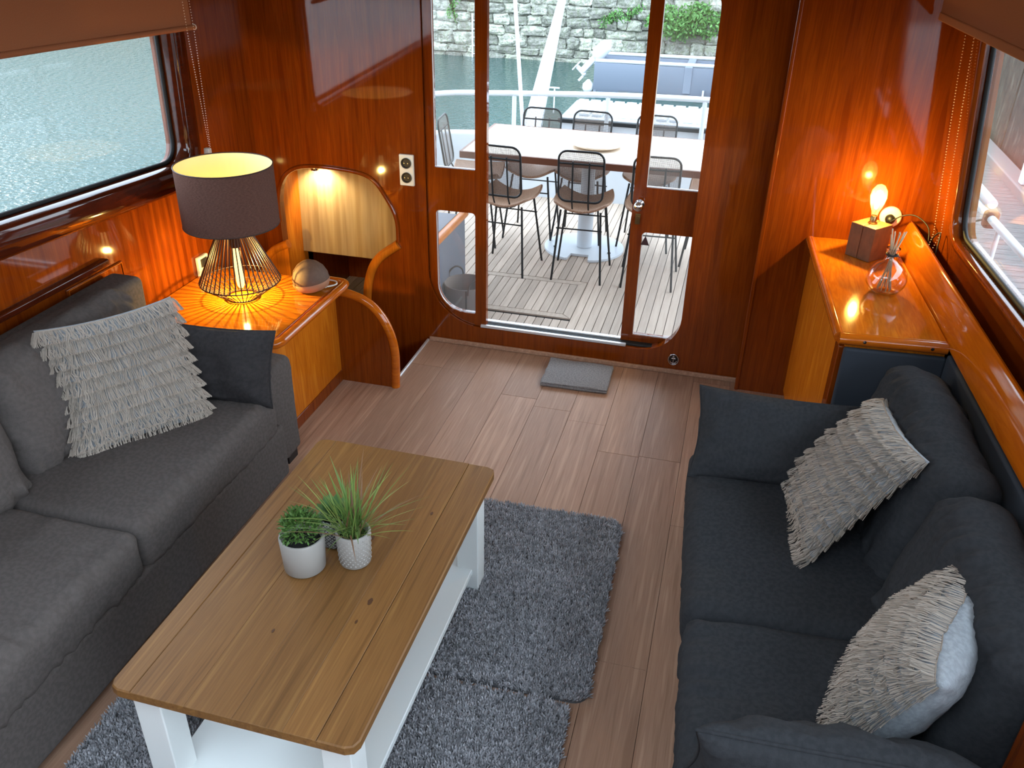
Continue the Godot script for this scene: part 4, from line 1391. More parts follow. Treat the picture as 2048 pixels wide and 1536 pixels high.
# ---------------------------------------------------------------- plants
func pot(o: Node3D, r: float, h: float, m: Material, taper := 0.94) -> void:
	var g := G.new()
	lathe(g, [Vector2(0, 0), Vector2(r * taper - 0.006, 0), Vector2(r * taper, 0.006), Vector2(r, h - 0.003), Vector2(r - 0.002, h), Vector2(r - 0.006, h), Vector2(r - 0.008, h - 0.004), Vector2(r * taper - 0.008, h - 0.03)], 36)
	put(o, "pot", g, m)
	g = G.new()
	lathe(g, [Vector2(r * taper - 0.004, h - 0.022), Vector2(0, h - 0.018)], 24)
	put(o, "soil", g, M.soil)

func leaf_mesh(g: G, cols: PackedColorArray, base: Vector3, dir: Vector3, up: Vector3, ln: float, wd: float, bend: float, c: Color, seg := 3) -> void:
	var side := dir.cross(up).normalized()
	var prev := []
	for s in seg + 1:
		var t := float(s) / seg
		var w := wd * sin(PI * clampf(0.12 + 0.88 * t, 0, 1)) if t < 1.0 else 0.0
		var p := base + dir * ln * t + up * bend * t * t
		var cur := [p - side * w, p + side * w]
		if s > 0:
			g.flat4(prev[0], prev[1], cur[1], cur[0])
			for q in 4: cols.append(c)
		prev = cur

func coloured(g: G, cols: PackedColorArray) -> ArrayMesh:
	var a := []
	a.resize(Mesh.ARRAY_MAX)
	a[Mesh.ARRAY_VERTEX] = g.v; a[Mesh.ARRAY_NORMAL] = g.n; a[Mesh.ARRAY_INDEX] = g.i; a[Mesh.ARRAY_COLOR] = cols
	var m := ArrayMesh.new()
	m.add_surface_from_arrays(Mesh.PRIMITIVE_TRIANGLES, a)
	return m

func plants() -> void:
	var top := 0.4805
	var r := RandomNumberGenerator.new()
	r.seed = 9
	var A := thing("potted_boxwood", "dense dark green ball plant in a plain grey-white pot on the coffee table", "potted plant", T(Vector3(-1.022, top, -1.665)))
	pot(A, 0.064, 0.115, M.ceramic, 0.92)
	var g := G.new()
	var cols := PackedColorArray()
	for k in 1500:
		var d := Vector3(r.randfn(), r.randfn() * 0.9 + 0.45, r.randfn()).normalized()
		if d.y < -0.25: continue
		var rad := r.randf_range(0.55, 1.0)
		var p := Vector3(0, 0.132, 0) + Vector3(d.x * 0.056, d.y * 0.072, d.z * 0.056) * rad
		var dir := (d + Vector3(r.randfn(), r.randfn(), r.randfn()) * 0.5).normalized()
		leaf_mesh(g, cols, p, dir, Vector3(r.randfn(), r.randfn(), r.randfn()).normalized(), r.randf_range(0.009, 0.016), 0.0030, 0.003, Color(0.075, 0.16, 0.03), 2)
	var fo := put(A, "foliage", coloured(g, cols), M.leaf)
	fo.set_meta("kind", "stuff")
	# patterned pot with a succulent
	var B := thing("potted_succulent", "succulent with round leaves in a black and white patterned pot", "potted plant", T(Vector3(-0.985, top, -1.79)))
	pot(B, 0.047, 0.10, pattern_mat(), 0.90)
	for k in 26:
		g = G.new()
		cols = PackedColorArray()
		var a := k * 2.39996
		var lean := 0.25 + 0.75 * (1.0 - k / 26.0)
		var dir := Vector3(cos(a) * lean, 1.05 - lean * 0.75, sin(a) * lean).normalized()
		var c := Color(0.10, 0.20, 0.065)
		leaf_mesh(g, cols, Vector3(cos(a) * 0.012, 0.092 + 0.03 * k / 26.0, sin(a) * 0.012), dir, Vector3.UP, 0.052 - 0.018 * k / 26.0, 0.013, 0.006, c, 4)
		put(B, "leaf", coloured(g, cols), M.leaf)
	# grass in an embossed white pot
	var C := thing("potted_grass", "spiky green grass plant in a white embossed pot on the coffee table", "potted plant", T(Vector3(-0.893, top, -1.725)))
	pot(C, 0.050, 0.115, M.ceramic, 0.90)
	g = G.new()
	for row in 11:
		for k in 22:
			var a := TAU * (k + 0.5 * (row % 2)) / 22.0
			var y := 0.016 + row * 0.0088
			var rr := 0.045 + 0.005 * y / 0.115 + 0.0004
			var d := Vector3(cos(a), 0, sin(a))
			var s := Vector3(-sin(a), 0, cos(a)) * 0.0042
			var p := d * rr + Vector3(0, y, 0)
			var tip := p + d * 0.0016
			for e in [[s, Vector3(0, 0.0035, 0)], [Vector3(0, 0.0035, 0), -s], [-s, Vector3(0, -0.0035, 0)], [Vector3(0, -0.0035, 0), s]]:
				g.flat3(p + e[0], tip, p + e[1])
	var em := put(C, "embossing", g, M.ceramic)
	em.set_meta("kind", "stuff")
	g = G.new()
	cols = PackedColorArray()
	for k in 150:
		var a := r.randf() * TAU
		var lean := r.randf_range(0.05, 1.0)
		var ln := r.randf_range(0.09, 0.235)
		var dir := Vector3(cos(a) * lean, 1.0, sin(a) * lean).normalized()
		var out := Vector3(cos(a), -0.45, sin(a)).normalized()
		var f := r.randf()
		var c: Color = Color(0.11, 0.20, 0.04) if f < 0.6 else Color(0.20, 0.27, 0.06)
		if r.randf() < 0.1: c = Color(0.20, 0.10, 0.05)
		leaf_mesh(g, cols, Vector3(r.randf_range(-0.025, 0.025), 0.092, r.randf_range(-0.025, 0.025)), dir, out, ln, r.randf_range(0.0014, 0.0030), ln * lean * r.randf_range(0.2, 0.75), c, 6)
	var bl := put(C, "grass_blades", coloured(g, cols), M.leaf)
	bl.set_meta("kind", "stuff")

func pattern_mat() -> StandardMaterial3D:
	# lattice print of the patterned pot, laid round it by triplanar projection in its own axes
	var im := Image.create(128, 128, false, Image.FORMAT_RGB8)
	for y in 128:
		for x in 128:
			var u := fposmod(x / 32.0, 1.0) - 0.5
			var v := fposmod(y / 32.0, 1.0) - 0.5
			var d := absf(absf(u) + absf(v) - 0.5)
			var k := d < 0.10 or absf(absf(u) - absf(v)) < 0.06 or Vector2(u, v).length() < 0.10
			im.set_pixel(x, y, Color(0.10, 0.10, 0.11) if k else Color(0.74, 0.74, 0.72))
	var m := mat(Color.WHITE, 0.5)
	return tri(m, ImageTexture.create_from_image(im), Vector3(11, 11, 11), false)

# ---------------------------------------------------------------- rugs
func rugs() -> void:
	var tuft := G.new()
	for k in 5:
		var a := TAU * k / 5.0 + 0.3
		var d := Vector3(cos(a), 0, sin(a))
		var s := Vector3(-sin(a), 0, cos(a)) * 0.0022
		var p := d * 0.0022
		var q := d * 0.0060 + Vector3(0, 0.014, 0)
		var e := d * 0.0100 + Vector3(0, 0.020, 0)
		tuft.flat4(p - s, p + s, q + s, q - s)
		tuft.flat3(q - s, q + s, e)
	var tm := tuft.mesh()
	tm.surface_set_material(0, M.rug)
	var r := RandomNumberGenerator.new()
	for k in 2:
		var z0: float = [-2.69, -1.765][k]
		var z1: float = [-1.785, -0.72][k]
		var o := thing("rug", ["grey shaggy rug lying nearest the doormat under the coffee table", "grey shaggy rug under the coffee table end away from the doors"][k], "rug", T(Vector3(-0.89, 0.0, 0), E3(0, 1.36, 0)), "grey shaggy rugs")
		var W := 1.34
		var xo := 0.012
		if k == 1: xo = -0.010
		# pivot the turn about the far edge
		o.position = Vector3(-0.89, 0.0, (z0 + z1) * 0.5)
		var L := z1 - z0
		var g := G.new()
		var poly := rrect(xo - W / 2, -L / 2, xo + W / 2, L / 2, 0.05, 5)
		extr(g, poly, 0.010, T(Vector3(0, 0.005, 0), E3(-90, 0, 0)))
		put(o, "backing", g, M.rug_back)
		r.seed = 100 + k
		var noise := FastNoiseLite.new()
		noise.seed = 5 + k; noise.frequency = 6.0; noise.fractal_octaves = 3
		var xfs := []
		var cs := []
		var step := 0.0082
		var x := -W / 2
		while x <= W / 2:
			var z := -L / 2
			while z <= L / 2:
				var px := xo + x + r.randf_range(-0.004, 0.004)
				var pz := z + r.randf_range(-0.004, 0.004)
				var ex := maxf(absf(px - xo) - (W / 2 - 0.05), 0.0)
				var ez := maxf(absf(pz) - (L / 2 - 0.05), 0.0)
				if Vector2(ex, ez).length() < 0.051:
					var sc := r.randf_range(0.75, 1.2)
					var nn := noise.get_noise_2d(px, pz)
					var b := Basis.from_euler(Vector3(r.randf_range(-0.5, 0.5) + nn * 0.5, r.randf() * TAU, r.randf_range(-0.5, 0.5)))
					xfs.append(Transform3D(b.scaled(Vector3(sc, sc, sc)), Vector3(px, 0.009, pz)))
					var t := r.randf_range(0.62, 1.25) * (1.0 + 0.16 * nn)
					cs.append(Color(0.40 * t, 0.39 * t, 0.405 * t))
				z += step
			x += step
		var mm := MultiMesh.new()
		mm.transform_format = MultiMesh.TRANSFORM_3D
		mm.use_colors = true
		mm.mesh = tm
		mm.instance_count = xfs.size()
		for q in xfs.size():
			mm.set_instance_transform(q, xfs[q])
			mm.set_instance_color(q, cs[q])
		var mi := MultiMeshInstance3D.new()
		mi.name = "pile"
		mi.multimesh = mm
		mi.set_meta("kind", "stuff")
		o.add_child(mi)

func small_things() -> void:
	var d := thing("doormat", "folded grey felt doormat on the floor by the open doorway", "doormat", T(Vector3(-0.622, 0, -3.845), E3(0, 1.5, 0)))
	var g := G.new()
	cushion(g, Vector3(0.345, 0.014, 0.275), 0.006, Vector3(0, 0.004, 0), 0.003, 91, T(Vector3(0, 0.010, 0)), 20)
	put(d, "lower_fold", g, M.felt)
	g = G.new()
	cushion(g, Vector3(0.340, 0.012, 0.262), 0.0055, Vector3(0, 0.005, 0), 0.003, 92, T(Vector3(0.002, 0.024, 0.004), E3(1.2, 0, 0)), 20)
	put(d, "upper_fold", g, M.felt)

# ---------------------------------------------------------------- aft deck
func aft_deck() -> void:
	var g := G.new()
	rbox(g, Vector3(4.2, 0.10, 3.0), 0.003, T(Vector3(-1.0, DECK - 0.062, -5.62)))
	var dk := struct("deck", g, M.caulk, "pale teak deck planks with dark caulked seams behind the saloon", "deck")
	var pm := []
	for L in [2.98, 0.50, 1.86]:
		var pg := G.new()
		rbox(pg, Vector3(0.0474, 0.014, L), 0.0012)
		pm.append(pg.mesh())
	var x := -3.06
	while x < 1.05:
		var m: Material = M.teak[rng.randi() % 4]
		if x > -1.60 and x < -0.82:
			# interrupted by the hatch
			put(dk, "plank", pm[1], m, T(Vector3(x, DECK - 0.007, -4.37)))
			put(dk, "plank", pm[2], m, T(Vector3(x, DECK - 0.007, -6.18)))
		else:
			put(dk, "plank", pm[0], m, T(Vector3(x, DECK - 0.007, -5.62)))
		x += 0.0515
	# hatch with mitred border
	var h := thing("deck_hatch", "square teak deck hatch with mitred border in front of the doorway", "hatch", T(Vector3(-1.205, DECK, -4.935)))
	g = G.new()
	rbox(g, Vector3(0.79, 0.02, 0.61), 0.002, T(Vector3(0, -0.014, 0)))
	put(h, "tray", g, M.caulk)
	var hx := 0.385
	var hz := 0.295
	var bw := 0.055
	for e in [[Vector2(-hx, -hz), Vector2(hx, -hz), Vector2(hx - bw, -hz + bw), Vector2(-hx + bw, -hz + bw)], [Vector2(-hx, hz), Vector2(hx, hz), Vector2(hx - bw, hz - bw), Vector2(-hx + bw, hz - bw)],
			[Vector2(-hx, -hz), Vector2(-hx, hz), Vector2(-hx + bw, hz - bw), Vector2(-hx + bw, -hz + bw)], [Vector2(hx, -hz), Vector2(hx, hz), Vector2(hx - bw, hz - bw), Vector2(hx - bw, -hz + bw)]]:
		g = G.new()
		var off := Geometry2D.offset_polygon(poly2(e), -0.002, Geometry2D.JOIN_MITER)
		extr(g, off[0], 0.012, T(Vector3(0, -0.0, 0), E3(90, 0, 0)))
		put(h, "border_board", g, M.teak[1])
	g = G.new()
	rbox(g, Vector3(0.0468, 0.012, 2 * (hz - bw) - 0.006), 0.0012)
	var hm := g.mesh()
	for k in 13:
		put(h, "plank", hm, M.teak[rng.randi() % 4], T(Vector3(-0.305 + 0.0508 * k, 0.0, 0)))
	g = G.new()
	rbox(g, Vector3(3.9, 0.07, 1.9), 0.02, T(Vector3(-0.9, 2.16, -5.07)), 2)
	struct("ceiling_deck", g, M.gel, "white roof overhang above the doorway and the near deck", "roof overhang")
	# grey locker on the port side of the doorway
	var b := thing("deck_locker", "grey deck locker with wooden rim left of the doorway", "locker", T(Vector3(-2.05, DECK, -4.55)))
	g = G.new()
	rbox(g, Vector3(0.014, 0.47, 0.84), 0.004, T(Vector3(0.455, 0.235, 0.0)))
	put(b, "side_panel", g, M.slate)
	g = G.new()
	rbox(g, Vector3(0.05, 0.045, 0.86), 0.018, T(Vector3(0.462, 0.49, 0.0)), 2)
	put(b, "rim", g, M.honey)
	# felt basket
	var k := thing("felt_basket", "grey felt basket with dark straps and loop handles on the deck", "basket", T(Vector3(-1.462, DECK, -4.58), Basis().scaled(Vector3(0.86, 0.95, 0.86))))
	g = G.new()
	lathe(g, [Vector2(0, 0.003), Vector2(0.125, 0.003), Vector2(0.135, 0.012), Vector2(0.155, 0.20), Vector2(0.150, 0.202), Vector2(0.146, 0.198), Vector2(0.128, 0.016), Vector2(0, 0.012)], 28)
	put(k, "body", g, mat(Color(0.44, 0.39, 0.37), 1.0))
	for a in [0.35, 1.25]:
		g = G.new()
		var d := Vector3(cos(a), 0, sin(a))
		tube(g, [d * 0.137 + Vector3(0, 0.02, 0), d * 0.158 + Vector3(0, 0.20, 0)], 0.006, 6)
		put(k, "strap", g, M.black)
	for a in [0.8, 0.8 + PI]:
		g = G.new()
		var d := Vector3(cos(a), 0, sin(a))
		var s := Vector3(-sin(a), 0, cos(a))
		tube(g, curve([d * 0.154 + s * 0.06 + Vector3(0, 0.17, 0), d * 0.156 + s * 0.05 + Vector3(0, 0.23, 0), d * 0.152 + Vector3(0, 0.26, 0), d * 0.156 - s * 0.05 + Vector3(0, 0.23, 0), d * 0.154 - s * 0.06 + Vector3(0, 0.17, 0)], 5), 0.006, 6)
		put(k, "handle", g, mat(Color(0.25, 0.22, 0.21), 0.9))
	# low bulwark round the stern
	g = G.new()
	var path := [Vector3(-2.75, 0, -4.25), Vector3(-2.72, 0, -5.6), Vector3(-2.62, 0, -6.5), Vector3(-2.42, 0, -6.85), Vector3(-2.0, 0, -6.98), Vector3(-0.9, 0, -7.02), Vector3(0.2, 0, -6.98), Vector3(0.62, 0, -6.80), Vector3(0.80, 0, -6.4), Vector3(0.9, 0, -5.6), Vector3(0.95, 0, -4.35)]
	var cv := curve(path, 5)
	var prof := [Vector2(0.0, DECK - 0.9), Vector2(0.0, 0.44), Vector2(0.015, 0.47), Vector2(0.055, 0.47), Vector2(0.07, 0.44), Vector2(0.07, DECK - 0.9)]
	var loops := []
	for q in cv.size():
		var t: Vector3 = (cv[mini(q + 1, cv.size() - 1)] - cv[maxi(q - 1, 0)]).normalized()
		var out := t.cross(Vector3.UP) * -1.0
		var l := []
		for p in prof:
			l.append(cv[q] + out * p.x + Vector3(0, p.y, 0))
		loops.append(l)
	loft(g, loops, false)
	single("bulwark", "white bulwark curving round the stern of the aft deck", "bulwark", g, M.gel)
	# stern rail with stanchions
	var r := thing("stern_rail", "white tubular handrail on posts round the stern", "railing", T(Vector3.ZERO))
	g = G.new()
	var rp := []
	for p in curve([Vector3(-2.74, 0.80, -4.3), Vector3(-2.72, 0.79, -5.6), Vector3(-2.60, 0.775, -6.5), Vector3(-2.40, 0.775, -6.88), Vector3(-1.95, 0.79, -6.98), Vector3(-0.9, 0.835, -7.0), Vector3(0.2, 0.85, -6.98), Vector3(0.62, 0.85, -6.82), Vector3(0.82, 0.85, -6.4), Vector3(0.92, 0.85, -5.6)], 6):
		rp.append(p)
	tube(g, rp, 0.022, 10)
	put(r, "rail", g, M.gel)
	for p in [Vector3(-2.45, 0.775, -6.80), Vector3(-1.80, 0.80, -6.99), Vector3(-1.03, 0.83, -7.0), Vector3(-0.27, 0.845, -7.0), Vector3(0.5, 0.85, -6.9)]:
		g = G.new()
		tube(g, [Vector3(p.x, 0.45, p.z), p], 0.018, 8)
		put(r, "post", g, M.gel)
	# stern platform with slats, black rubber edge
	var sp := thing("stern_platform", "white slatted stern platform with black rubber edge behind the table", "platform", T(Vector3(-0.55, 0, -7.42)))
	g = G.new()
	rbox(g, Vector3(1.75, 0.62, 0.06), 0.01, T(Vector3(0, 0.28, 0.34)))
	rbox(g, Vector3(1.75, 0.05, 0.72), 0.01, T(Vector3(0, 0.60, 0)))
	put(sp, "body", g, M.gel)
	g = G.new()
	rbox(g, Vector3(1.78, 0.035, 0.05), 0.01, T(Vector3(0, 0.60, 0.375)))
	put(sp, "rubber_edge", g, M.rubber)
	for q in 16:
		g = G.new()
		rbox(g, Vector3(0.085, 0.02, 0.60), 0.004, T(Vector3(-0.80 + 0.1065 * q, 0.635, -0.02)))
		put(sp, "slat", g, M.gel)
	# gangway and flag pole
	var gw := thing("gangway", "narrow white gangway running from the stern up to the quay", "gangway", T(Vector3.ZERO))
	g = G.new()
	var a0 := Vector3(-1.66, 0.62, -6.95)
	var a1 := Vector3(-4.20, 0.20, -20.6)
	var dirn := (a1 - a0).normalized()
	var bs := Basis(Vector3.UP.cross(-dirn).normalized(), Vector3.UP, -dirn).orthonormalized()
	rbox(g, Vector3(0.13, 0.05, (a1 - a0).length()), 0.01, Transform3D(bs, (a0 + a1) * 0.5))
	put(gw, "plank", g, M.gel)
	g = G.new()
	for sx in [-0.07, 0.07]:
		rbox(g, Vector3(0.02, 0.07, (a1 - a0).length()), 0.008, Transform3D(bs, (a0 + a1) * 0.5 + bs.x * sx))
	put(gw, "side_board", g, M.gel)
	g = G.new()
	tube(g, [Vector3(-1.49, 0.64, -7.1), Vector3(-1.49, 0.84, -7.1)], 0.006, 6)
	tube(g, [Vector3(-1.53, 0.84, -7.1), Vector3(-1.45, 0.84, -7.1)], 0.007, 6)
	put(gw, "cleat", g, M.gel)
	g = G.new()
	tube(g, [Vector3(-1.70, 0.55, -6.90), Vector3(-1.79, 1.55, -6.90), Vector3(-1.86, 2.3, -6.90)], 0.016, 8)
	single("flag_pole", "thin white leaning pole on the stern beside the gangway", "pole", g, mat(Color(0.80, 0.80, 0.84), 0.4))

# ---------------------------------------------------------------- table and chairs on deck
func cane_back(w: float, h: float, r: float) -> G:
	var g := G.new()
	var outline := rrect(-w / 2 + 0.006, 0.006, w / 2 - 0.006, h - 0.006, r, 5)
	var half := 0.0011
	for dirn in 2:
		var k := -w / 2 + 0.014 if dirn == 0 else 0.012
		var lim := w / 2 if dirn == 0 else h
		while k < lim - 0.008:
			var line := PackedVector2Array([Vector2(k, -1), Vector2(k, 2)]) if dirn == 0 else PackedVector2Array([Vector2(-1, k), Vector2(1, k)])
			for seg in Geometry2D.intersect_polyline_with_polygon(line, outline):
				var a: Vector2 = seg[0]
				var b: Vector2 = seg[seg.size() - 1]
				var s := Vector2(half, 0) if dirn == 0 else Vector2(0, half)
				var z := 0.0006 if dirn == 0 else -0.0006
				g.flat4(Vector3(a.x - s.x, a.y - s.y, z), Vector3(a.x + s.x, a.y + s.y, z), Vector3(b.x + s.x, b.y + s.y, z), Vector3(b.x - s.x, b.y - s.y, z))
			k += 0.0062
	return g

func deck_chair() -> Node3D:
	# facing -z, rear legs near +z
	var c := thing("deck_chair", "black tube chair with cane back and curved seat", "chair", Transform3D(), "chairs round the deck table")
	var g := G.new()
	# saddle seat
	var loops := []
	for a in 11:
		var z := -0.20 + 0.036 * a
		var l := []
		for b in 17:
			var u := b / 8.0 - 1.0
			var wd := 0.185 * (1.0 - 0.12 * pow(absf(a / 5.0 - 1.0), 2.0))
			l.append(Vector3(u * wd, 0.475 + 0.055 * u * u + 0.012 * pow((a - 5.0) / 5.0, 2.0), z))
		loops.append(l)
	loft(g, loops, false)
	var low := []
	for l in loops:
		var q := []
		for p in l: q.append(p - Vector3(0, 0.016, 0))
		q.reverse()
		low.append(q)
	loft(g, low, false)
	var rim := []
	for b in 17: rim.append(loops[0][b] - Vector3(0, 0.008, 0))
	for a in range(1, 11): rim.append(loops[a][16] - Vector3(0, 0.008, 0))
	for b in range(15, -1, -1): rim.append(loops[10][b] - Vector3(0, 0.008, 0))
	for a in range(9, 0, -1): rim.append(loops[a][0] - Vector3(0, 0.008, 0))
	tube(g, rim, 0.009, 6, true)
	put(c, "seat", g, M.rattan)
	for e in [[-1.0, 0.165, 0.175], [1.0, 0.165, 0.175], [-1.0, 0.185, -0.185], [1.0, 0.185, -0.185]]:
		g = G.new()
		var s: float = e[0]
		tube(g, [Vector3(s * 0.13, 0.475, e[2] * 0.72), Vector3(s * e[1], 0.0, e[2] * 1.05)], 0.0075, 7)
		put(c, "leg", g, M.black)
	for z in [0.155, -0.16]:
		g = G.new()
		tube(g, [Vector3(-0.150, 0.36, z), Vector3(0.150, 0.36, z)], 0.005, 6)
		put(c, "stretcher", g, M.black)
	var bx := Transform3D(E3(9, 0, 0), Vector3(0, 0.55, 0.175))
	g = G.new()
	var ring := []
	for p in rrect(-0.142, 0.0, 0.142, 0.335, 0.055, 6):
		ring.append(bx * Vector3(p.x, p.y, 0))
	tube(g, ring, 0.0075, 7, true)
	var fr := put(c, "back_frame", g, M.black)
	g = cane_back(0.284, 0.335, 0.055)
	put(fr, "cane", g, M.cane, bx)
	for s in [-0.052, 0.052]:
		g = G.new()
		tube(g, [bx * Vector3(s, 0.27, 0.006), bx * Vector3(s, 0.0, 0.006), Vector3(s, 0.465, 0.13), Vector3(s, 0.445, 0.02)], 0.0055, 6)
		put(c, "back_strut", g, M.black)
	g = G.new()
	tube(g, [bx * Vector3(-0.137, 0.255, 0.004), bx * Vector3(0.137, 0.255, 0.004)], 0.006, 6)
	put(fr, "cross_bar", g, M.black)
	return c

func deck_furniture() -> void:
	var t := thing("deck_table", "long pale-topped deck table on a white pedestal", "table", T(Vector3(-0.965, DECK, -5.88)))
	var g := G.new()
	var n := 9
	for k in n:
		var z0 := -0.415 + 0.83 * k / n
		var z1 := -0.415 + 0.83 * (k + 1) / n
		g = G.new()
		rbox(g, Vector3(1.585, 0.030, z1 - z0 - 0.0015), 0.002, T(Vector3(0, 0.735, (z0 + z1) * 0.5)))
		put(t, "board", g, M.table_wood)
	g = G.new()
	for e in [[Vector3(1.62, 0.045, 0.022), Vector3(0, 0.727, 0.425)], [Vector3(1.62, 0.045, 0.022), Vector3(0, 0.727, -0.425)], [Vector3(0.022, 0.045, 0.85), Vector3(0.803, 0.727, 0)], [Vector3(0.022, 0.045, 0.85), Vector3(-0.803, 0.727, 0)]]:
		g = G.new()
		rbox(g, e[0], 0.004, T(e[1]))
		put(t, "edging", g, M.table_edge)
	g = G.new()
	lathe(g, [Vector2(0.055, 0.02), Vector2(0.055, 0.40), Vector2(0.048, 0.405), Vector2(0.048, 0.70)], 28)
	put(t, "column", g, M.gel)
	g = G.new()
	var base := PackedVector2Array()
	for q in 60:
		var a := TAU * q / 60 + PI / 2
		var p := Vector2(0.29 * cos(a), 0.29 * sin(a))
		if absf(p.x) < 0.075 and p.y > 0.0:
			continue
		base.append(p)
	# notch towards the saloon
	var first := base.duplicate()
	first.append(Vector2(0.075, 0.27)); first.append(Vector2(0.065, 0.175)); first.append(Vector2(-0.065, 0.175)); first.append(Vector2(-0.075, 0.27))
	extr(g, first, 0.016, T(Vector3(0, 0.010, 0), E3(90, 0, 0)))
	put(t, "base_plate", g, M.gel)
	for p in [Vector3(0.2, 0.02, 0.1), Vector3(-0.2, 0.02, 0.08)]:
		g = G.new()
		lathe(g, [Vector2(0.012, 0), Vector2(0.012, 0.006), Vector2(0, 0.008)], 10, T(p))
		put(t, "bolt", g, M.black)
	g = G.new()
	rbox(g, Vector3(0.5, 0.03, 0.12), 0.005, T(Vector3(0, 0.70, 0)))
	put(t, "bracket", g, M.black)
	g = G.new()
	lathe(g, [Vector2(0, 0.0), Vector2(0.08, 0.0), Vector2(0.08, 0.012), Vector2(0.165, 0.014), Vector2(0.17, 0.020), Vector2(0.168, 0.027), Vector2(0, 0.027)], 40)
	single("turntable_tray", "round pale turntable tray in the middle of the deck table", "tray", g, M.table_wood, T(Vector3(-0.915, DECK + 0.7505, -5.86)))
	var c := deck_chair()
	c.transform = T(Vector3(-0.907, DECK, -5.40), E3(0, 2, 0))
	c.set_meta("label", "black tube chair with its back to the saloon, in front of the table pedestal")
	copy(c, "black tube chair with its back to the saloon, beside the left door leaf", T(Vector3(-1.405, DECK, -5.37), E3(0, -4, 0)))
	copy(c, "black tube chair with its back to the saloon, behind the right door leaf", T(Vector3(-0.445, DECK, -5.42), E3(0, 3, 0)))
	copy(c, "black tube chair across the deck table, by the flag pole", T(Vector3(-1.41, DECK, -6.11), E3(0, 180, 0)))
	copy(c, "black tube chair across the deck table, opposite the turntable tray", T(Vector3(-1.04, DECK, -6.12), E3(0, 178, 0)))
	copy(c, "black tube chair across the deck table, seen behind the right door leaf", T(Vector3(-0.56, DECK, -6.14), E3(0, 181, 0)))
	copy(c, "black tube chair at the narrow end of the deck table beside the locker", T(Vector3(-1.80, DECK, -5.85), E3(0, -84, 0)))
	copy(c, "black tube chair at the narrow end of the deck table behind the bulkhead", T(Vector3(-0.06, DECK, -5.9), E3(0, 88, 0)))

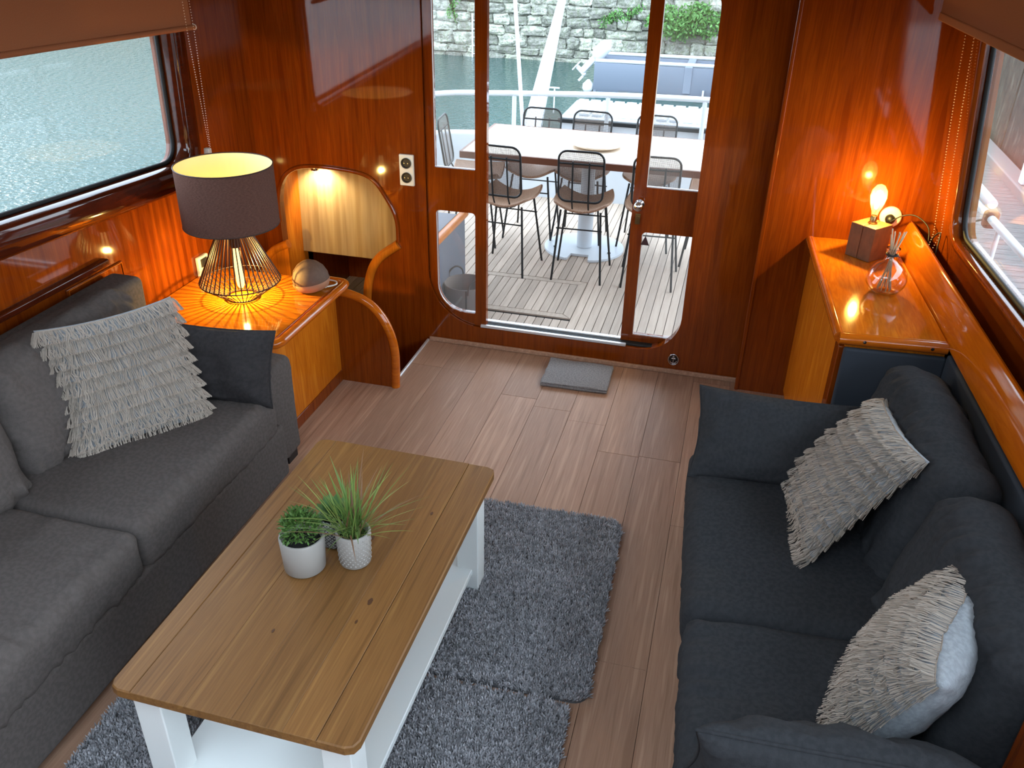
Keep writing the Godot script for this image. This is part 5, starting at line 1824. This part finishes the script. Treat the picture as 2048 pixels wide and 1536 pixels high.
# ---------------------------------------------------------------- harbour
func harbour() -> void:
	var g := G.new()
	var wp := PlaneMesh.new()
	wp.size = Vector2(60, 60)
	var w := single("water", "green rippled harbour water around the boat", "water", wp, M.water, T(Vector3(-16, WATER, -4)))
	w.set_meta("kind", "structure")
	# quay astern: masonry
	g = G.new()
	rbox(g, Vector3(36, 8, 1.0), 0.02, T(Vector3(-8, 1.2, -22.1)))
	var q := struct("wall_quay", g, M.mortar, "weathered grey stone quay wall astern", "wall")
	var variants := []
	var r := RandomNumberGenerator.new()
	r.seed = 77
	for k in 8:
		var s := G.new()
		cushion(s, Vector3(0.42, 0.24, 0.22), 0.05, Vector3(0.012, 0.012, 0.03), 0.03, 200 + k, Transform3D(), 2)
		variants.append(s.mesh())
	var y := WATER - 0.1
	var row := 0
	while y < 0.45:
		var h := r.randf_range(0.17, 0.29)
		var x := -9.3 + r.randf() * 0.3
		while x < 1.2:
			var wd := r.randf_range(0.24, 0.72)
			put(q, "stone", variants[r.randi() % 8], M.stone[r.randi() % 5], Transform3D(Basis(Vector3(0, 0, 1), r.randf_range(-0.05, 0.05)).scaled(Vector3((wd - 0.012) / 0.42, (h * r.randf_range(0.92, 1.06) - 0.008) / 0.24, 1.0)), Vector3(x + wd / 2, y + h / 2 + r.randf_range(-0.015, 0.015), -21.60 + r.randf_range(-0.05, 0.05))))
			x += wd
		y += h
		row += 1
	# ladder on the quay
	var ld := thing("quay_ladder", "steel ladder fixed to the stone quay wall", "ladder", T(Vector3(-6.60, WATER, -21.40)))
	for sx in [0.0, 0.34]:
		g = G.new()
		tube(g, [Vector3(sx, -0.2, 0), Vector3(sx, 1.0, 0)], 0.022, 6)
		put(ld, "rail", g, M.gel)
	for k in 5:
		g = G.new()
		tube(g, [Vector3(0, 0.08 + 0.19 * k, 0), Vector3(0.34, 0.08 + 0.19 * k, 0)], 0.016, 6)
		put(ld, "rung", g, M.gel)
	# plants growing out of the masonry
	for e in [["wall_shrub", "leafy green shrub growing out of the stone quay wall", Vector3(-1.45, -0.12, -21.3), Vector3(0.95, 0.40, 0.28), 1700, 0.085], ["wall_plant", "small green plant rooted in the stone wall beside the shrub", Vector3(-3.2, -0.12, -21.35), Vector3(0.28, 0.20, 0.14), 160, 0.06], ["wall_plant", "thin trailing green plant on the quay wall above the ladder", Vector3(-7.05, 0.02, -21.35), Vector3(0.16, 0.45, 0.1), 200, 0.06], ["wall_plant", "tuft of greenery on the quay wall above the outboard motor", Vector3(-2.75, -0.02, -21.35), Vector3(0.35, 0.18, 0.14), 160, 0.06]]:
		g = G.new()
		var cols := PackedColorArray()
		for k in e[4]:
			var d := Vector3(r.randfn(), r.randfn(), r.randfn()).normalized() * pow(r.randf(), 0.45)
			var p := Vector3(d.x * e[3].x, d.y * e[3].y, absf(d.z) * e[3].z)
			p += Vector3(sin(p.y * 9.0) * 0.08, sin(p.x * 7.0) * 0.07, 0)
			leaf_mesh(g, cols, p, Vector3(r.randfn(), r.randfn(), r.randfn() * 0.5).normalized(), Vector3(r.randfn(), r.randfn(), r.randfn()).normalized(), e[5] * r.randf_range(0.7, 1.3), e[5] * 0.3, 0.01, Color(0.09, 0.22, 0.05), 2)
		var pl := thing(e[0], e[1], "plant", T(e[2]))
		var fo := put(pl, "foliage", coloured(g, cols), M.leaf)
		fo.set_meta("kind", "stuff")
		g = G.new()
		for k in 5:
			tube(g, [Vector3(0, -e[3].y * 0.8, -0.1), Vector3(r.randf_range(-0.6, 0.6) * e[3].x, r.randf_range(0.0, 0.6) * e[3].y, 0.1)], 0.012, 5)
		put(pl, "stem", g, mat(Color(0.25, 0.2, 0.14), 0.9))
	# workboat with tilted outboard
	var b := thing("work_boat", "grey open workboat with white rail moored below the quay", "boat", T(Vector3(-1.5, WATER, -18.4)))
	g = G.new()
	extr(g, poly2([Vector2(-0.54, 0.60), Vector2(-0.56, 0.12), Vector2(-0.40, -0.14), Vector2(0.40, -0.14), Vector2(0.56, 0.12), Vector2(0.54, 0.60), Vector2(0.48, 0.60), Vector2(0.46, 0.22), Vector2(-0.46, 0.22), Vector2(-0.48, 0.60)]), 4.0, T(Vector3(0.55, 0, 0), E3(0, 90, 0)))
	rbox(g, Vector3(0.06, 0.60, 1.06), 0.01, T(Vector3(-1.42, 0.28, 0)))
	put(b, "hull", g, M.hull_grey)
	g = G.new()
	for z in [-0.5, 0.5]:
		tube(g, [Vector3(-1.44, 0.63, z), Vector3(2.5, 0.66, z)], 0.035, 8)
	put(b, "gunwale", g, M.gel)
	g = G.new()
	rbox(g, Vector3(0.16, 0.52, 1.14), 0.02, T(Vector3(0.42, 0.36, 0)))
	put(b, "bulkhead", g, M.hull_grey)
	g = G.new()
	rbox(g, Vector3(2.6, 0.13, 0.16), 0.05, T(Vector3(0.35, 0.02, 0.60)), 2)
	put(b, "fender_beam", g, mat(Color(0.25, 0.27, 0.28), 0.8))
	for k in 6:
		g = G.new()
		tube(g, [Vector3(0.75 + 0.17 * k, 0.08, 0.62), Vector3(0.75 + 0.17 * k, 0.20, 0.60)], 0.02, 6)
		put(b, "fender_strap", g, M.gel)
	for z in [0.35, 0.6]:
		g = G.new()
		tube(g, [Vector3(1.02, 0.0, z), Vector3(1.02, 0.75, z)], 0.02, 6)
		put(b, "post", g, M.gel)
	var o := thing("outboard_motor", "white outboard motor tilted up at the workboat's stern", "outboard motor", T(Vector3(-3.02, WATER + 0.62, -18.2), E3(0, 0, -42)))
	g = G.new()
	cushion(g, Vector3(0.24, 0.40, 0.26), 0.10, Vector3(0.02, 0.02, 0.02), 0.0, 3, T(Vector3(0, 0.22, 0)), 6)
	put(o, "cowling", g, M.gel)
	g = G.new()
	rbox(g, Vector3(0.13, 0.40, 0.12), 0.04, T(Vector3(0, -0.16, 0)), 2)
	put(o, "shaft_leg", g, M.gel)
	g = G.new()
	rbox(g, Vector3(0.26, 0.09, 0.09), 0.04, T(Vector3(-0.02, -0.36, 0)), 2)
	rbox(g, Vector3(0.05, 0.20, 0.02), 0.008, T(Vector3(0.08, -0.44, 0)))
	put(o, "gear_case", g, M.gel)
	g = G.new()
	rbox(g, Vector3(0.03, 0.05, 0.24), 0.01, T(Vector3(-0.16, -0.36, 0)))
	rbox(g, Vector3(0.03, 0.24, 0.05), 0.01, T(Vector3(-0.16, -0.36, 0)))
	put(o, "propeller", g, M.gel)
	g = G.new()
	lathe(g, [Vector2(0, -0.12), Vector2(0.08, -0.10), Vector2(0.12, -0.02), Vector2(0.11, 0.06), Vector2(0.05, 0.12), Vector2(0.02, 0.15), Vector2(0, 0.15)], 20)
	single("fender_buoy", "round white fender buoy floating under the outboard motor", "buoy", g, M.gel, T(Vector3(-3.07, WATER + 0.10, -17.95)))
	# dock on the starboard side
	g = G.new()
	rbox(g, Vector3(1.75, 0.3, 22.0), 0.01, T(Vector3(2.45, -0.78, -9.0)))
	var dk := thing("dock", "greyed plank dock beside the boat", "dock", T(Vector3.ZERO))
	put(dk, "float", g, mat(Color(0.28, 0.27, 0.27), 0.9))
	g = G.new()
	rbox(g, Vector3(1.6, 0.03, 0.135), 0.004)
	var pm := g.mesh()
	var dockm := tri(mat(Color.WHITE, 0.9), ntex(150, 0.03, [Color(0.34, 0.315, 0.31), Color(0.42, 0.395, 0.39)], [0.3, 0.7], 4, 256), Vector3(0.6, 4, 4))
	for k in 62:
		put(dk, "plank", pm, dockm, T(Vector3(2.38, -0.615, -4.9 - 0.142 * k)))
	g = G.new()
	rbox(g, Vector3(0.22, 0.14, 22.0), 0.02, T(Vector3(3.22, -0.57, -9.0)), 2)
	put(dk, "kerb", g, mat(Color(0.42, 0.40, 0.395), 0.8))
	g = G.new()
	rbox(g, Vector3(0.6, 2.5, 15.0), 0.02, T(Vector3(3.75, -0.25, -14.8)))
	rbox(g, Vector3(0.6, 1.3, 17.0), 0.02, T(Vector3(3.75, -0.85, 1.2)))
	var q2 := struct("wall_quay_side", g, tri(mat(Color.WHITE, 1.0), ntex(151, 0.02, [Color(0.15, 0.135, 0.115), Color(0.24, 0.22, 0.19), Color(0.19, 0.175, 0.15), Color(0.33, 0.31, 0.28)], [0.25, 0.5, 0.6, 0.85], 5), Vector3(0.5, 0.16, 0.5)), "dark stained concrete quay wall along the dock", "wall")
	for k in 9:
		g = G.new()
		rbox(g, Vector3(0.04, 1.75, 1.3), 0.02, T(Vector3(3.44, 0.1, -8.0 - 1.34 * k)))
		put(q2, "panel", g, tri(mat(Color(0.9 + 0.05 * (k % 3), 0.9 + 0.04 * (k % 3), 0.9), 1.0), q2.material_override.albedo_texture, Vector3(0.7, 0.2, 0.7)))
	var bo := thing("dock_post", "pale square post on the dock kerb outside the window", "post", T(Vector3(3.22, -0.50, -10.6)))
	g = G.new()
	rbox(g, Vector3(0.14, 0.42, 0.14), 0.02, T(Vector3(0, 0.21, 0)))
	put(bo, "shaft", g, M.gel)
	g = G.new()
	rbox(g, Vector3(0.17, 0.03, 0.17), 0.01, T(Vector3(0, 0.43, 0)))
	put(bo, "cap", g, M.gel)
	# the boat's own side rail outside the starboard window
	var sr := thing("side_rail", "white tubular side rail outside the dock-side window", "railing", RX(Vector3(0.9, 0, 0)))
	g = G.new()
	tube(g, [Vector3(0, 0.828, -1.6), Vector3(0, 0.822, -0.4), Vector3(0, 0.816, 2.4)], 0.020, 10)
	put(sr, "rail", g, M.gel)
	g = G.new()
	tube(g, [Vector3(0.05, 0.868, -1.6), Vector3(0.03, 0.862, -0.68)], 0.024, 10)
	put(sr, "boat_hook", g, M.gel)
	g = G.new()
	rbox(g, Vector3(0.07, 0.09, 0.06), 0.02, T(Vector3(0.005, 0.815, -0.58)), 2)
	put(sr, "clamp", g, mat(Color(0.42, 0.20, 0.17), 0.7))
	for z in [-0.42, 0.7]:
		g = G.new()
		tube(g, [Vector3(0, 0.82, z), Vector3(0.02, -0.4, z)], 0.014, 8)
		put(sr, "post", g, M.gel)
	g = G.new()
	tube(g, curve([Vector3(0.0, 0.81, -0.6), Vector3(-0.06, 0.74, -0.7), Vector3(-0.10, 0.6, -0.75), Vector3(-0.1, 0.4, -0.7)], 5), 0.006, 5)
	put(sr, "line", g, mat(Color(0.3, 0.28, 0.3), 0.8))
	# side deck of the boat
	g = G.new()
	rbox(g, Vector3(0.36, 0.08, 8.0), 0.01, RX(Vector3(0.86, -0.2, 1.0)))
	single("side_deck", "narrow side deck of the boat under the side rail", "deck", g, M.gel)
